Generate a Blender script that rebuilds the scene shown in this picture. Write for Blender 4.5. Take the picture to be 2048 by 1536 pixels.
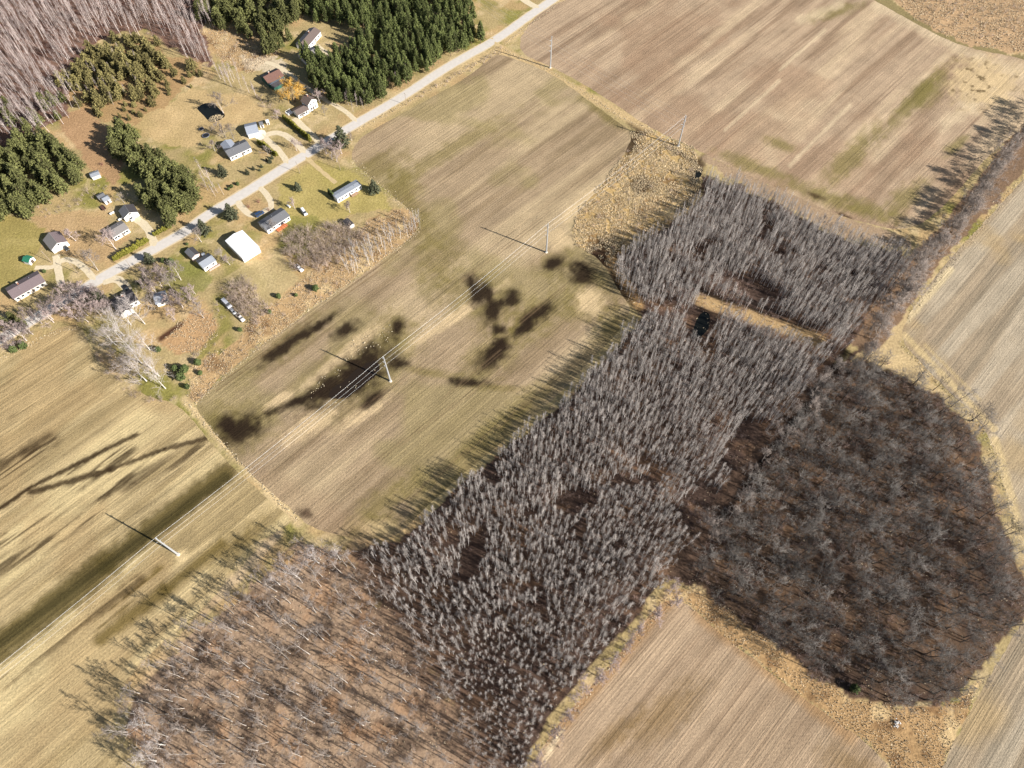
import bpy, math, random
import numpy as np
from mathutils import Vector, Matrix

# ------------------------------------------------------------------ clear
for o in list(bpy.data.objects):
    bpy.data.objects.remove(o, do_unlink=True)
scene = bpy.context.scene
col = scene.collection
R = math.radians

# ------------------------------------------------------------------ camera, sky, sun, exposure
CAM_H = 270.0            # flying height in metres
FPX = 1415.0             # focal length in pixels of the 2048 px wide photograph
TILT = R(30.0)           # off the vertical
cam_d = bpy.data.cameras.new('camera')
cam_d.sensor_width = 36.0
cam_d.lens = FPX / 2048 * 36.0
cam_d.clip_start = 1.0
cam_d.clip_end = 6000.0
cam = bpy.data.objects.new('camera', cam_d)
col.objects.link(cam)
cam.location = (0, 0, CAM_H)
cam.rotation_euler = (TILT, 0, 0)
scene.camera = cam

SUN_AZ, SUN_EL = R(-26.8), R(28.8)
sunvec = Vector((math.cos(SUN_AZ) * math.cos(SUN_EL), math.sin(SUN_AZ) * math.cos(SUN_EL), math.sin(SUN_EL)))
world = bpy.data.worlds.new('World')
scene.world = world
world.use_nodes = True
wn = world.node_tree.nodes
wl = world.node_tree.links
wn.clear()
sky = wn.new('ShaderNodeTexSky')
sky.sky_type = 'NISHITA'
sky.sun_disc = False
sky.sun_elevation = SUN_EL
sky.sun_rotation = math.atan2(sunvec.x, sunvec.y)
sky.altitude = 300
bg = wn.new('ShaderNodeBackground')
bg.inputs['Strength'].default_value = 0.052
wo = wn.new('ShaderNodeOutputWorld')
wl.new(sky.outputs[0], bg.inputs[0])
wl.new(bg.outputs[0], wo.inputs[0])

sun_d = bpy.data.lights.new('sun', 'SUN')
sun_d.energy = 5.0
sun_d.angle = R(0.5)
sun_d.color = (1.0, 0.965, 0.92)
sun = bpy.data.objects.new('sun', sun_d)
col.objects.link(sun)
sun.rotation_euler = sunvec.to_track_quat('Z', 'Y').to_euler()
sun.location = sunvec * 800

vs = scene.view_settings
vs.view_transform = 'Standard'
vs.look = 'None'
vs.exposure = 0.92
vs.gamma = 1.0
vs.use_curve_mapping = False
scene.render.resolution_x = 1024
scene.render.resolution_y = 768

ROW = R(45.3)            # all fields are worked along the same survey line
rng = np.random.default_rng(7)
random.seed(7)
ct, st = math.cos(TILT), math.sin(TILT)

# ------------------------------------------------------------------ pixel <-> place
def P(px, py, z=0.0):
    """photo pixel (2048 wide) -> point on the level z"""
    u = (px - 1024) / FPX
    v = (768 - py) / FPX
    k = (CAM_H - z) / (ct - v * st)
    return Vector((u * k, (st + v * ct) * k, z))

def Pn(pts, z=0.0):
    return np.array([P(a, b, z)[:] for a, b in pts])

def proj(x, y, z=0.0):
    """ground point -> photo pixel (only used to look up which field a point lies in)"""
    dz = z - CAM_H
    depth = y * st - dz * ct
    up = y * ct + dz * st
    return 1024 + FPX * x / depth, 768 - FPX * up / depth

def inside(px, py, poly):
    poly = np.asarray(poly, float)
    r = np.zeros(np.shape(px), bool)
    x1, y1 = poly[-1]
    for x2, y2 in poly:
        c = (y1 > py) != (y2 > py)
        if y1 != y2:
            r ^= c & (px < (x2 - x1) * (py - y1) / (y2 - y1) + x1)
        x1, y1 = x2, y2
    return r

def chaikin(pts, n=2):
    p = np.asarray(pts, float)
    for _ in range(n):
        q = np.roll(p, -1, 0)
        p = np.stack([p * .75 + q * .25, p * .25 + q * .75], 1).reshape(-1, p.shape[1])
    return p

def smooth_line(pts, n=3):
    p = np.asarray(pts, float)
    for _ in range(n):
        a, b = p[:-1], p[1:]
        m = np.stack([a * .75 + b * .25, a * .25 + b * .75], 1).reshape(-1, p.shape[1])
        p = np.vstack([p[:1], m, p[-1:]])
    return p

# ------------------------------------------------------------------ numpy noise
def vnoise(x, y, seed=0):
    xi = np.floor(x).astype(np.int64)
    yi = np.floor(y).astype(np.int64)
    fx = x - xi
    fy = y - yi
    fx = fx * fx * (3 - 2 * fx)
    fy = fy * fy * (3 - 2 * fy)
    def h(a, b):
        n = (a * 374761393 + b * 668265263 + seed * 1442695041) & 0x7fffffff
        n = ((n ^ (n >> 13)) * 1274126177) & 0x7fffffff
        return ((n ^ (n >> 16)) & 0xffff) / 65535.0
    return (h(xi, yi) * (1 - fx) + h(xi + 1, yi) * fx) * (1 - fy) + (h(xi, yi + 1) * (1 - fx) + h(xi + 1, yi + 1) * fx) * fy

def fbm(x, y, seed=0, n=4):
    s = 0
    a = .5
    t = 0
    for i in range(n):
        s = s + a * vnoise(x * 2 ** i, y * 2 ** i, seed + i * 17)
        t += a
        a *= .55
    return s / t

def lin(c):
    c = np.asarray(c, float) / 255.0
    return np.where(c <= .04045, c / 12.92, ((c + .055) / 1.055) ** 2.4)

GAIN = 1.38
def A(r, g, b):
    """colour seen in full sun in the photo -> albedo of the thing itself"""
    return lin((r, g, b)) / GAIN

def mixc(c, target, w):
    return c * (1 - w[:, None]) + np.asarray(target)[None, :] * w[:, None]

def sst(e0, e1, x):
    t = np.clip((x - e0) / (e1 - e0), 0, 1)
    return t * t * (3 - 2 * t)

def blob(px, py, cx, cy, rx, ry, ang=0, soft=.5, rough=.45, seed=1):
    a = R(ang)
    dx, dy = px - cx, py - cy
    u = (dx * math.cos(a) + dy * math.sin(a)) / rx
    v = (-dx * math.sin(a) + dy * math.cos(a)) / ry
    d = np.sqrt(u * u + v * v) + rough * 1.5 * (fbm(px / 11, py / 11, seed, 5) - .5) * 2
    return 1 - sst(1 - soft, 1 + soft, d)

def seg(px, py, x0, y0, x1, y1, w, soft=.5, rough=.4, seed=1):
    dx, dy = x1 - x0, y1 - y0
    t = np.clip(((px - x0) * dx + (py - y0) * dy) / (dx * dx + dy * dy), 0, 1)
    d = np.hypot(px - x0 - t * dx, py - y0 - t * dy) / w + rough * (fbm(px / 12, py / 12, seed) - .5) * 2
    return 1 - sst(1 - soft, 1 + soft, d)

def along(x, y):
    return x * math.cos(ROW) + y * math.sin(ROW), -x * math.sin(ROW) + y * math.cos(ROW)

def streak(x, y, la, lc, seed):
    a, c = along(x, y)
    return fbm(a / la, c / lc, seed, 3)

# ------------------------------------------------------------------ materials
MATS = {}
def new_mat(name):
    m = bpy.data.materials.new(name)
    m.use_nodes = True
    nt = m.node_tree
    return m, nt, nt.nodes['Principled BSDF']

def nd(nt, t, **kw):
    n = nt.nodes.new(t)
    for k, v in kw.items():
        setattr(n, k, v)
    return n

def math_n(nt, op, a, b=None, c=None):
    n = nt.nodes.new('ShaderNodeMath')
    n.operation = op
    for i, v in enumerate((a, b, c)):
        if v is None:
            continue
        if isinstance(v, (int, float)):
            n.inputs[i].default_value = v
        else:
            nt.links.new(v, n.inputs[i])
    return n.outputs[0]

def plain(name, rgb, rough=.8, var=.15, scale=3.0, metallic=0.0, island=0.0, objvar=0.0, spec=.3, bump=0.0):
    """colour with procedural grain; island / objvar vary it piece by piece and copy by copy"""
    if name in MATS:
        return MATS[name]
    m, nt, bs = new_mat(name)
    L = nt.links
    tc = nd(nt, 'ShaderNodeTexCoord')
    nz = nd(nt, 'ShaderNodeTexNoise')
    nz.inputs['Scale'].default_value = scale
    nz.inputs['Detail'].default_value = 5
    L.new(tc.outputs['Object'], nz.inputs['Vector'])
    f = math_n(nt, 'MULTIPLY_ADD', nz.outputs['Fac'], 2 * var * 1.6, 1 - var * 1.6)
    if island:
        ge = nd(nt, 'ShaderNodeNewGeometry')
        f = math_n(nt, 'MULTIPLY', f, math_n(nt, 'MULTIPLY_ADD', ge.outputs['Random Per Island'], 2 * island, 1 - island))
    if objvar:
        oi = nd(nt, 'ShaderNodeObjectInfo')
        f = math_n(nt, 'MULTIPLY', f, math_n(nt, 'MULTIPLY_ADD', oi.outputs['Random'], 2 * objvar, 1 - objvar))
    mx = nd(nt, 'ShaderNodeVectorMath', operation='SCALE')
    mx.inputs[0].default_value = tuple(rgb)
    L.new(f, mx.inputs['Scale'])
    L.new(mx.outputs[0], bs.inputs['Base Color'])
    bs.inputs['Roughness'].default_value = rough
    bs.inputs['Metallic'].default_value = metallic
    bs.inputs['Specular IOR Level'].default_value = spec
    if bump:
        b = nd(nt, 'ShaderNodeBump')
        b.inputs['Strength'].default_value = bump
        b.inputs['Distance'].default_value = .05
        L.new(nz.outputs['Fac'], b.inputs['Height'])
        L.new(b.outputs[0], bs.inputs['Normal'])
    MATS[name] = m
    return m

def ground_mat(name, rows=.0, rowfreq=1.2, grain=.35, gscale=.9, bump=.5, big=.12, dist=.35):
    m, nt, bs = new_mat(name)
    L = nt.links
    at = nd(nt, 'ShaderNodeAttribute', attribute_name='Col')
    tc = nd(nt, 'ShaderNodeTexCoord')
    n1 = nd(nt, 'ShaderNodeTexNoise')
    n1.inputs['Scale'].default_value = gscale
    n1.inputs['Detail'].default_value = 7
    n1.inputs['Roughness'].default_value = .72
    L.new(tc.outputs['Object'], n1.inputs['Vector'])
    n3 = nd(nt, 'ShaderNodeTexNoise')
    n3.inputs['Scale'].default_value = .07
    n3.inputs['Detail'].default_value = 4
    L.new(tc.outputs['Object'], n3.inputs['Vector'])
    f = math_n(nt, 'MULTIPLY_ADD', n1.outputs['Fac'], 2 * grain * 1.5, 1 - grain * 1.5)
    f = math_n(nt, 'MULTIPLY', f, math_n(nt, 'MULTIPLY_ADD', n3.outputs['Fac'], 2 * big * 1.5, 1 - big * 1.5))
    hgt = n1.outputs['Fac']
    if rows:
        vr = nd(nt, 'ShaderNodeVectorRotate', rotation_type='Z_AXIS')
        vr.inputs['Angle'].default_value = -ROW
        L.new(tc.outputs['Object'], vr.inputs['Vector'])
        for sc, amt in (((.012, rowfreq, 1), rows), ((.03, rowfreq * .22, 1), rows * .8)):
            mp = nd(nt, 'ShaderNodeMapping')
            mp.inputs['Scale'].default_value = sc
            L.new(vr.outputs[0], mp.inputs['Vector'])
            n2 = nd(nt, 'ShaderNodeTexNoise')
            n2.inputs['Scale'].default_value = 1.0
            n2.inputs['Detail'].default_value = 4
            n2.inputs['Roughness'].default_value = .65
            L.new(mp.outputs[0], n2.inputs['Vector'])
            f = math_n(nt, 'MULTIPLY', f, math_n(nt, 'MULTIPLY_ADD', n2.outputs['Fac'], 2 * amt * 1.5, 1 - amt * 1.5))
            if sc[1] == rowfreq:
                hgt = math_n(nt, 'ADD', hgt, n2.outputs['Fac'])
    f = math_n(nt, 'MAXIMUM', f, .12)
    mx = nd(nt, 'ShaderNodeVectorMath', operation='SCALE')
    L.new(at.outputs['Color'], mx.inputs[0])
    L.new(f, mx.inputs['Scale'])
    L.new(mx.outputs[0], bs.inputs['Base Color'])
    bs.inputs['Roughness'].default_value = .95
    bs.inputs['Specular IOR Level'].default_value = .1
    if bump:
        b = nd(nt, 'ShaderNodeBump')
        b.inputs['Strength'].default_value = bump
        b.inputs['Distance'].default_value = dist
        L.new(hgt, b.inputs['Height'])
        L.new(b.outputs[0], bs.inputs['Normal'])
    MATS[name] = m
    return m

# ------------------------------------------------------------------ meshes and objects
def mesh_np(name, V, T, mat, colors=None, smooth=False):
    V = np.ascontiguousarray(V, dtype=np.float32)
    T = np.ascontiguousarray(T, dtype=np.int32)
    k = T.shape[1]
    me = bpy.data.meshes.new(name)
    me.vertices.add(len(V))
    me.vertices.foreach_set('co', V.ravel())
    me.loops.add(T.size)
    me.loops.foreach_set('vertex_index', T.ravel())
    me.polygons.add(len(T))
    me.polygons.foreach_set('loop_start', np.arange(0, T.size, k, dtype=np.int32))
    me.polygons.foreach_set('loop_total', np.full(len(T), k, np.int32))
    if smooth:
        me.polygons.foreach_set('use_smooth', np.ones(len(T), bool))
    if colors is not None:
        ca = me.color_attributes.new('Col', 'FLOAT_COLOR', 'POINT')
        c4 = np.ones((len(V), 4), np.float32)
        c4[:, :3] = colors
        ca.data.foreach_set('color', c4.ravel())
    me.update(calc_edges=True)
    me.materials.append(mat)
    return me

def obj(name, me, parent=None, loc=None, rot=None, scale=None):
    o = bpy.data.objects.new(name, me)
    col.objects.link(o)
    if parent is not None:
        o.parent = parent
    if loc is not None:
        o.location = loc
    if rot is not None:
        o.rotation_euler = rot
    if scale is not None:
        o.scale = scale
    return o

def tag(o, label=None, cat=None, group=None, kind=None):
    if label:
        o['label'] = label
    if cat:
        o['category'] = cat
    if group:
        o['group'] = group
    if kind:
        o['kind'] = kind
    return o

def thing(name, label, cat, loc=(0, 0, 0), rz=0.0, group=None, scale=None):
    o = obj(name, None, None, loc, (0, 0, rz), scale)
    o.empty_display_size = 1
    return tag(o, label, cat, group)

class MB:
    """collects boxes, prisms and sticks and links them as one mesh"""
    def __init__(s):
        s.v = []
        s.f = []
    def add(s, vs, fs):
        b = len(s.v)
        s.v += [tuple(q) for q in vs]
        s.f += [tuple(i + b for i in q) for q in fs]
        return s
    def box(s, x0, x1, y0, y1, z0, z1):
        return s.add([(x0, y0, z0), (x1, y0, z0), (x1, y1, z0), (x0, y1, z0), (x0, y0, z1), (x1, y0, z1), (x1, y1, z1), (x0, y1, z1)],
                     [(0, 3, 2, 1), (4, 5, 6, 7), (0, 1, 5, 4), (1, 2, 6, 5), (2, 3, 7, 6), (3, 0, 4, 7)])
    def prism(s, prof, x0, x1):
        """profile (y,z) counter-clockwise seen from +x, extruded along x"""
        n = len(prof)
        return s.add([(x0, y, z) for y, z in prof] + [(x1, y, z) for y, z in prof],
                     [tuple(range(n))[::-1], tuple(range(n, 2 * n))] + [(i, (i + 1) % n, n + (i + 1) % n, n + i) for i in range(n)])
    def stick(s, a, b, r0, r1, n=6):
        a, b = Vector(a), Vector(b)
        d = (b - a).normalized()
        u = d.cross(Vector((0, 0, 1)) if abs(d.z) < .9 else Vector((1, 0, 0))).normalized()
        w = d.cross(u)
        vs = []
        for c, r in ((a, r0), (b, r1)):
            vs += [c + (u * math.cos(2 * math.pi * i / n) + w * math.sin(2 * math.pi * i / n)) * r for i in range(n)]
        fs = [(i, (i + 1) % n, n + (i + 1) % n, n + i) for i in range(n)] + [tuple(range(n))[::-1], tuple(range(n, 2 * n))]
        return s.add(vs, fs)
    def mesh(s, name, mat, smooth=False):
        me = bpy.data.meshes.new(name)
        me.from_pydata(s.v, [], s.f)
        if smooth:
            me.polygons.foreach_set('use_smooth', np.ones(len(s.f), bool))
        me.update()
        me.materials.append(mat)
        return me
    def build(s, name, mat, parent=None, loc=None, rot=None, smooth=False):
        return obj(name, s.mesh(name, mat, smooth), parent, loc, rot)

# ------------------------------------------------------------------ regions, traced in photo pixels
FIELD_A = [(704, 300), (720, 275), (775, 243), (860, 196), (940, 152), (985, 112), (1000, 107), (1098, 142), (1170, 196), (1230, 240),
           (1262, 262), (1262, 285), (1235, 330), (1195, 380), (1155, 425), (1142, 460), (1150, 490), (1195, 515), (1218, 545), (1240, 585), (1262, 615), (1252, 645),
           (1215, 685), (1170, 735), (1110, 795), (1040, 855), (960, 920), (890, 980), (830, 1035), (800, 1070), (730, 1083), (640, 1062), (605, 1042), (562, 1000),
           (500, 948), (446, 888), (398, 828), (390, 806), (430, 768), (500, 708), (565, 660), (640, 606), (715, 556), (780, 508), (835, 464),
           (838, 436), (808, 412), (770, 378), (736, 350), (706, 326)]
FIELD_B = [(1012, 96), (1135, -30), (1690, -30), (1770, 12), (1850, 58), (1930, 96), (2060, 118), (2100, 160), (2080, 235), (2010, 280), (1960, 330), (1905, 395), (1850, 445), (1800, 462),
           (1740, 448), (1670, 428), (1590, 392), (1500, 352), (1440, 322), (1390, 298), (1300, 256), (1215, 198), (1120, 140)]
FIELD_C = [(2100, 300), (2010, 400), (1920, 495), (1860, 565), (1812, 640), (1800, 680), (1850, 735), (1905, 790), (1962, 842), (1990, 905), (2010, 975), (2030, 1055), (2100, 1120), (2200, 800)]
FIELD_F = [(2100, 1200), (2045, 1240), (2010, 1300), (1970, 1370), (1930, 1440), (1890, 1520), (1870, 1580), (2120, 1580)]
FIELD_D = [(1345, 1196), (1385, 1215), (1440, 1270), (1510, 1320), (1590, 1385), (1670, 1440), (1740, 1490), (1800, 1560), (1040, 1580), (1090, 1480), (1150, 1410), (1220, 1330), (1270, 1265), (1315, 1212)]
FIELD_E = [(-120, 740), (0, 716), (60, 690), (128, 648), (165, 652), (182, 700), (225, 752), (285, 790), (352, 806), (384, 838), (432, 900), (490, 958), (552, 1010), (586, 1040),
           (560, 1062), (500, 1090), (455, 1140), (440, 1185), (395, 1222), (320, 1290), (265, 1345), (225, 1400), (222, 1450), (255, 1500), (300, 1580), (-160, 1600)]
ASPEN = [(1404, 352), (1480, 372), (1560, 408), (1640, 456), (1735, 496), (1800, 505), (1826, 520), (1770, 600), (1708, 680), (1640, 745), (1560, 835), (1480, 930), (1400, 1050), (1335, 1150), (1262, 1245),
         (1170, 1345), (1085, 1450), (1040, 1560), (960, 1560), (930, 1440), (860, 1330), (780, 1230), (725, 1150), (700, 1100), (800, 1080), (850, 1040), (915, 975), (985, 918), (1062, 858), (1135, 795),
         (1195, 735), (1245, 680), (1285, 640), (1280, 605), (1245, 580), (1226, 545), (1240, 510), (1300, 470), (1370, 425), (1410, 400)]
HARDWOOD = [(596, 1075), (640, 1092), (700, 1100), (725, 1150), (780, 1230), (860, 1330), (930, 1440), (975, 1580), (300, 1580), (262, 1500), (245, 1460), (262, 1400), (330, 1320), (410, 1240), (470, 1190), (545, 1130)]
OAK = [(1712, 712), (1762, 728), (1850, 772), (1932, 838), (1962, 905), (1985, 985), (2012, 1065), (2042, 1140), (2070, 1215), (1990, 1290), (1935, 1370), (1890, 1410), (1780, 1412), (1690, 1388), (1610, 1340),
       (1510, 1262), (1440, 1210), (1375, 1165), (1410, 1090), (1490, 975), (1570, 870), (1650, 770)]
NORTHWOOD = [(-60, -60), (395, -60), (410, 60), (425, 130), (395, 122), (340, 95), (290, 60), (240, 70), (190, 90), (130, 150), (135, 190), (140, 235), (100, 248), (40, 290), (-60, 350)]
REED = [(1262, 262), (1300, 258), (1390, 300), (1405, 340), (1400, 400), (1370, 425), (1300, 470), (1240, 510), (1226, 545), (1200, 515), (1150, 490), (1142, 458), (1160, 420), (1200, 375), (1240, 325), (1266, 285)]
ROUGH = [(392, 806), (430, 766), (500, 706), (565, 658), (640, 604), (715, 554), (780, 506), (838, 460), (842, 436), (800, 420), (735, 440), (700, 480), (640, 520), (600, 560), (560, 600), (500, 640), (470, 690), (400, 720), (380, 740), (375, 790)]
GARDEN = [(318, 680), (345, 655), (400, 620), (425, 625), (438, 650), (430, 690), (385, 712), (350, 705)]
CORNER = [(1345, 1190), (1380, 1170), (1450, 1215), (1530, 1275), (1620, 1350), (1700, 1395), (1790, 1415), (1890, 1412), (1960, 1360), (1930, 1440), (1890, 1520), (1870, 1590), (1800, 1560), (1740, 1490), (1670, 1440), (1590, 1385), (1510, 1320), (1440, 1270), (1385, 1215)]
BRUSHFIELD = [(400, 60), (430, 50), (520, 60), (560, 110), (520, 130), (500, 150), (440, 120), (420, 90)]

# ------------------------------------------------------------------ colours of the land
def base_color(x, y):
    px, py = proj(x, y)
    n1 = fbm(x / 22, y / 22, 3)
    n2 = fbm(x / 7, y / 7, 9)
    jx = (fbm(x / 6, y / 6, 21) - .5) * 22
    jy = (fbm(x / 6, y / 6, 22) - .5) * 22
    qx, qy = px + jx, py + jy
    c = np.tile(A(186, 164, 116), (len(x), 1))                       # winter lawn
    c = mixc(c, A(150, 142, 76), sst(.5, .72, n1))
    c = mixc(c, A(204, 170, 122), sst(.52, .7, fbm(x / 15, y / 15, 5)) * .8)
    c = mixc(c, A(216, 190, 148), sst(.58, .7, n2) * .5)
    def reg(poly, rgb, w=1.0):
        nonlocal c
        c = mixc(c, A(*rgb), inside(qx, qy, poly) * w)
    reg([(-60, 400), (60, 440), (90, 470), (60, 560), (0, 580), (-60, 560)], (166, 150, 84), .8)
    reg([(560, 350), (620, 320), (720, 350), (790, 420), (700, 430), (620, 480), (560, 450)], (184, 166, 98), .8)
    reg([(560, 430), (640, 430), (620, 500), (560, 500)], (140, 136, 70), .7)
    reg([(330, 520), (400, 520), (430, 560), (380, 600), (330, 580)], (134, 134, 70), .7)
    reg([(440, 560), (560, 500), (600, 560), (560, 590), (520, 600)], (196, 174, 126), .8)
    reg([(60, 430), (160, 420), (260, 470), (200, 530), (120, 510)], (196, 162, 118), .8)
    reg([(120, 230), (170, 215), (215, 260), (250, 330), (230, 370), (180, 340), (120, 250)], (184, 146, 108), .9)
    reg([(230, 240), (330, 210), (380, 180), (500, 190), (540, 240), (470, 250), (380, 290), (330, 290)], (206, 176, 126), .8)
    reg([(110, 190), (190, 100), (300, 75), (335, 110), (410, 120), (400, 150), (330, 210), (260, 250), (200, 240)], (182, 148, 104), .9)
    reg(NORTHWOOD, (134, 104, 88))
    reg(BRUSHFIELD, (196, 162, 116))
    reg([(480, 115), (560, 115), (590, 150), (560, 150), (520, 140), (490, 140)], (226, 206, 176), .8)
    reg(ROUGH, (198, 164, 118))
    reg(GARDEN, (196, 158, 114))
    reg(REED, (198, 166, 112))
    reg([(1750, -30), (2100, -30), (2100, 112), (1930, 92), (1850, 55)], (196, 162, 122))
    reg([(1700, -30), (1740, -30), (1850, 52), (1940, 92), (2060, 112), (2060, 130), (1940, 112), (1850, 75), (1760, 25)], (150, 134, 92))
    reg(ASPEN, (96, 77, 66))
    hx, hy = px + (fbm(x / 11, y / 11, 25) - .5) * 110, py + (fbm(x / 11, y / 11, 26) - .5) * 60
    c = mixc(c, A(182, 154, 126), (inside(hx, hy, HARDWOOD) & (inside(qx, qy, ASPEN) | inside(qx, qy, HARDWOOD))) * 1.0)
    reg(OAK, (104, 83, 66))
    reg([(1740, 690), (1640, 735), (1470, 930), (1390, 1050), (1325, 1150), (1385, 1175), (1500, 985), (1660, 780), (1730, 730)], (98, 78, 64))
    c = mixc(c, A(214, 186, 148), seg(px, py, 560, 1065, 430, 1200, 9) * .8)
    c = mixc(c, A(206, 174, 134), seg(px, py, 430, 1200, 240, 1420, 8) * .7)
    reg(CORNER, (190, 154, 108))
    reg([(1700, 720), (1820, 620), (1800, 690), (1860, 750), (1930, 830), (1850, 775), (1760, 730)], (206, 180, 134))
    reg([(1390, 305), (1450, 325), (1600, 395), (1740, 450), (1800, 470), (1830, 500), (1740, 490), (1640, 452), (1560, 405), (1480, 370)], (176, 150, 120))
    reg([(2100, 205), (2050, 240), (1985, 320), (1900, 430), (1830, 500), (1780, 560), (1700, 690), (1740, 715), (1800, 640), (1850, 560), (1920, 480), (2000, 395), (2100, 290)], (138, 112, 88))
    # inner variety of the woods' floor
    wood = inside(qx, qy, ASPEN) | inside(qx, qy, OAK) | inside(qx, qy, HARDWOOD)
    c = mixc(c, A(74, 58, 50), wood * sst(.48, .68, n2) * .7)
    c = mixc(c, A(190, 146, 106), wood * sst(.55, .7, fbm(x / 9, y / 9, 31)) * np.where(inside(qx, qy, HARDWOOD), .45, .2))
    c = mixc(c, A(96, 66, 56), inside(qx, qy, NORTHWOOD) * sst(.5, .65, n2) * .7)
    # rough grass clumping
    rg = inside(qx, qy, REED) | inside(qx, qy, ROUGH) | inside(qx, qy, CORNER) | inside(qx, qy, BRUSHFIELD)
    c = mixc(c, A(120, 88, 58), rg * sst(.54, .72, fbm(x / 5, y / 5, 41)) * .7)
    c = mixc(c, A(232, 204, 152), rg * sst(.56, .7, fbm(x / 8, y / 8, 43)) * .6)
    # wet spots and openings
    dk = A(62, 44, 32)
    for b in [(1285, 370, 26, 18, 0), (1205, 505, 40, 22, -25), (1190, 530, 36, 30, 0), (1262, 285, 18, 26, 20), (1395, 340, 12, 26, 25), (1240, 560, 16, 40, -35)]:
        c = mixc(c, dk, blob(px, py, *b, seed=51) * .9)
    for s in [(1262, 245, 1290, 262, 8), (1330, 290, 1390, 325, 5), (1225, 570, 1280, 620, 7), (1400, 380, 1360, 420, 7)]:
        c = mixc(c, dk, seg(px, py, *s) * .85)
    c = mixc(c, A(206, 172, 122), seg(px, py, 1400, 600, 1640, 680, 12) * .8)          # grassy lane in the aspens
    c = mixc(c, A(200, 160, 108), seg(px, py, 1222, 520, 1280, 612, 9) * .8)
    # ditch between aspens and oaks
    c = mixc(c, A(46, 36, 30), seg(px, py, 1690, 708, 1520, 930, 9) * .9)
    c = mixc(c, A(46, 36, 30), seg(px, py, 1520, 930, 1440, 1040, 8) * .8)
    c = mixc(c, A(140, 112, 90), seg(px, py, 705, 1090, 985, 1570, 46, soft=.9, rough=.8) * .6)
    # lawn ring round the garden
    c = mixc(c, A(150, 140, 78), seg(px, py, 440, 600, 452, 650, 14) * .9)
    c = mixc(c, A(150, 140, 78), seg(px, py, 452, 650, 400, 712, 8) * .9)
    c = mixc(c, A(96, 66, 48), seg(px, py, 320, 678, 362, 648, 5, rough=.2))
    # roadside
    c = mixc(c, A(196, 166, 118), seg(px, py, 180, 575, 720, 240, 22) * .45)
    c = mixc(c, A(206, 178, 130), seg(px, py, 712, 262, 1000, 96, 9) * .9)
    c = mixc(c, A(206, 178, 130), seg(px, py, 1010, 82, 1140, -10, 9) * .9)
    # field margin between the hay field and the wet field
    c = mixc(c, A(220, 192, 144), seg(px, py, 370, 800, 596, 1046, 9) * .9)
    c = mixc(c, A(210, 180, 132), seg(px, py, 1000, 98, 1300, 258, 9) * .9)
    return c * (.86 + .28 * n2)[:, None]

WET = [(480, 862, 46, 26, -30), (455, 850, 22, 20, 0), (600, 800, 70, 9, -22), (660, 775, 75, 22, -32), (722, 742, 76, 36, -40), (795, 655, 14, 20, 20), (796, 727, 20, 12, 0), (690, 660, 30, 13, -35),
       (575, 690, 70, 12, -35), (640, 650, 40, 8, -35), (935, 764, 36, 10, 5), (985, 712, 40, 20, -42), (1000, 690, 20, 14, -40), (965, 590, 24, 26, 20), (942, 565, 12, 18, 0), (985, 622, 18, 26, 30), (1022, 598, 22, 15, -40),
       (1072, 628, 40, 16, -35), (1050, 655, 30, 12, -40), (1000, 660, 14, 10, 0), (1108, 525, 26, 11, -28), (1165, 545, 30, 24, 0), (745, 800, 28, 10, -40), (612, 1028, 16, 10, 20)]
OLIVE = [(480, 862, 70, 44, -30), (430, 840, 36, 30, 0), (722, 742, 110, 55, -40), (575, 688, 100, 24, -35), (960, 600, 90, 50, 20), (1072, 640, 66, 34, -35), (985, 710, 66, 36, -42), (1108, 525, 44, 22, -28), (880, 520, 46, 34, -40),
         (800, 385, 34, 44, 20), (830, 440, 26, 60, -30), (960, 880, 90, 20, -42), (1060, 800, 60, 16, -42), (1225, 650, 40, 28, -40), (830, 970, 40, 22, -40), (760, 1010, 66, 26, -40), (740, 1060, 60, 24, -20),
         (860, 745, 60, 8, 10), (1000, 775, 60, 7, 5), (790, 660, 40, 36, 0), (1180, 590, 50, 50, 0), (900, 300, 120, 14, -30), (1210, 230, 50, 10, 35), (760, 330, 50, 24, -20)]
PALE = [(712, 690, 70, 13, -40), (620, 850, 60, 16, -32), (720, 830, 60, 12, -32), (560, 800, 30, 10, -30), (900, 640, 110, 10, -33), (1160, 410, 60, 14, -45), (1120, 480, 26, 18, 0), (1180, 600, 26, 30, 0), (650, 740, 60, 8, -40)]
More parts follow.
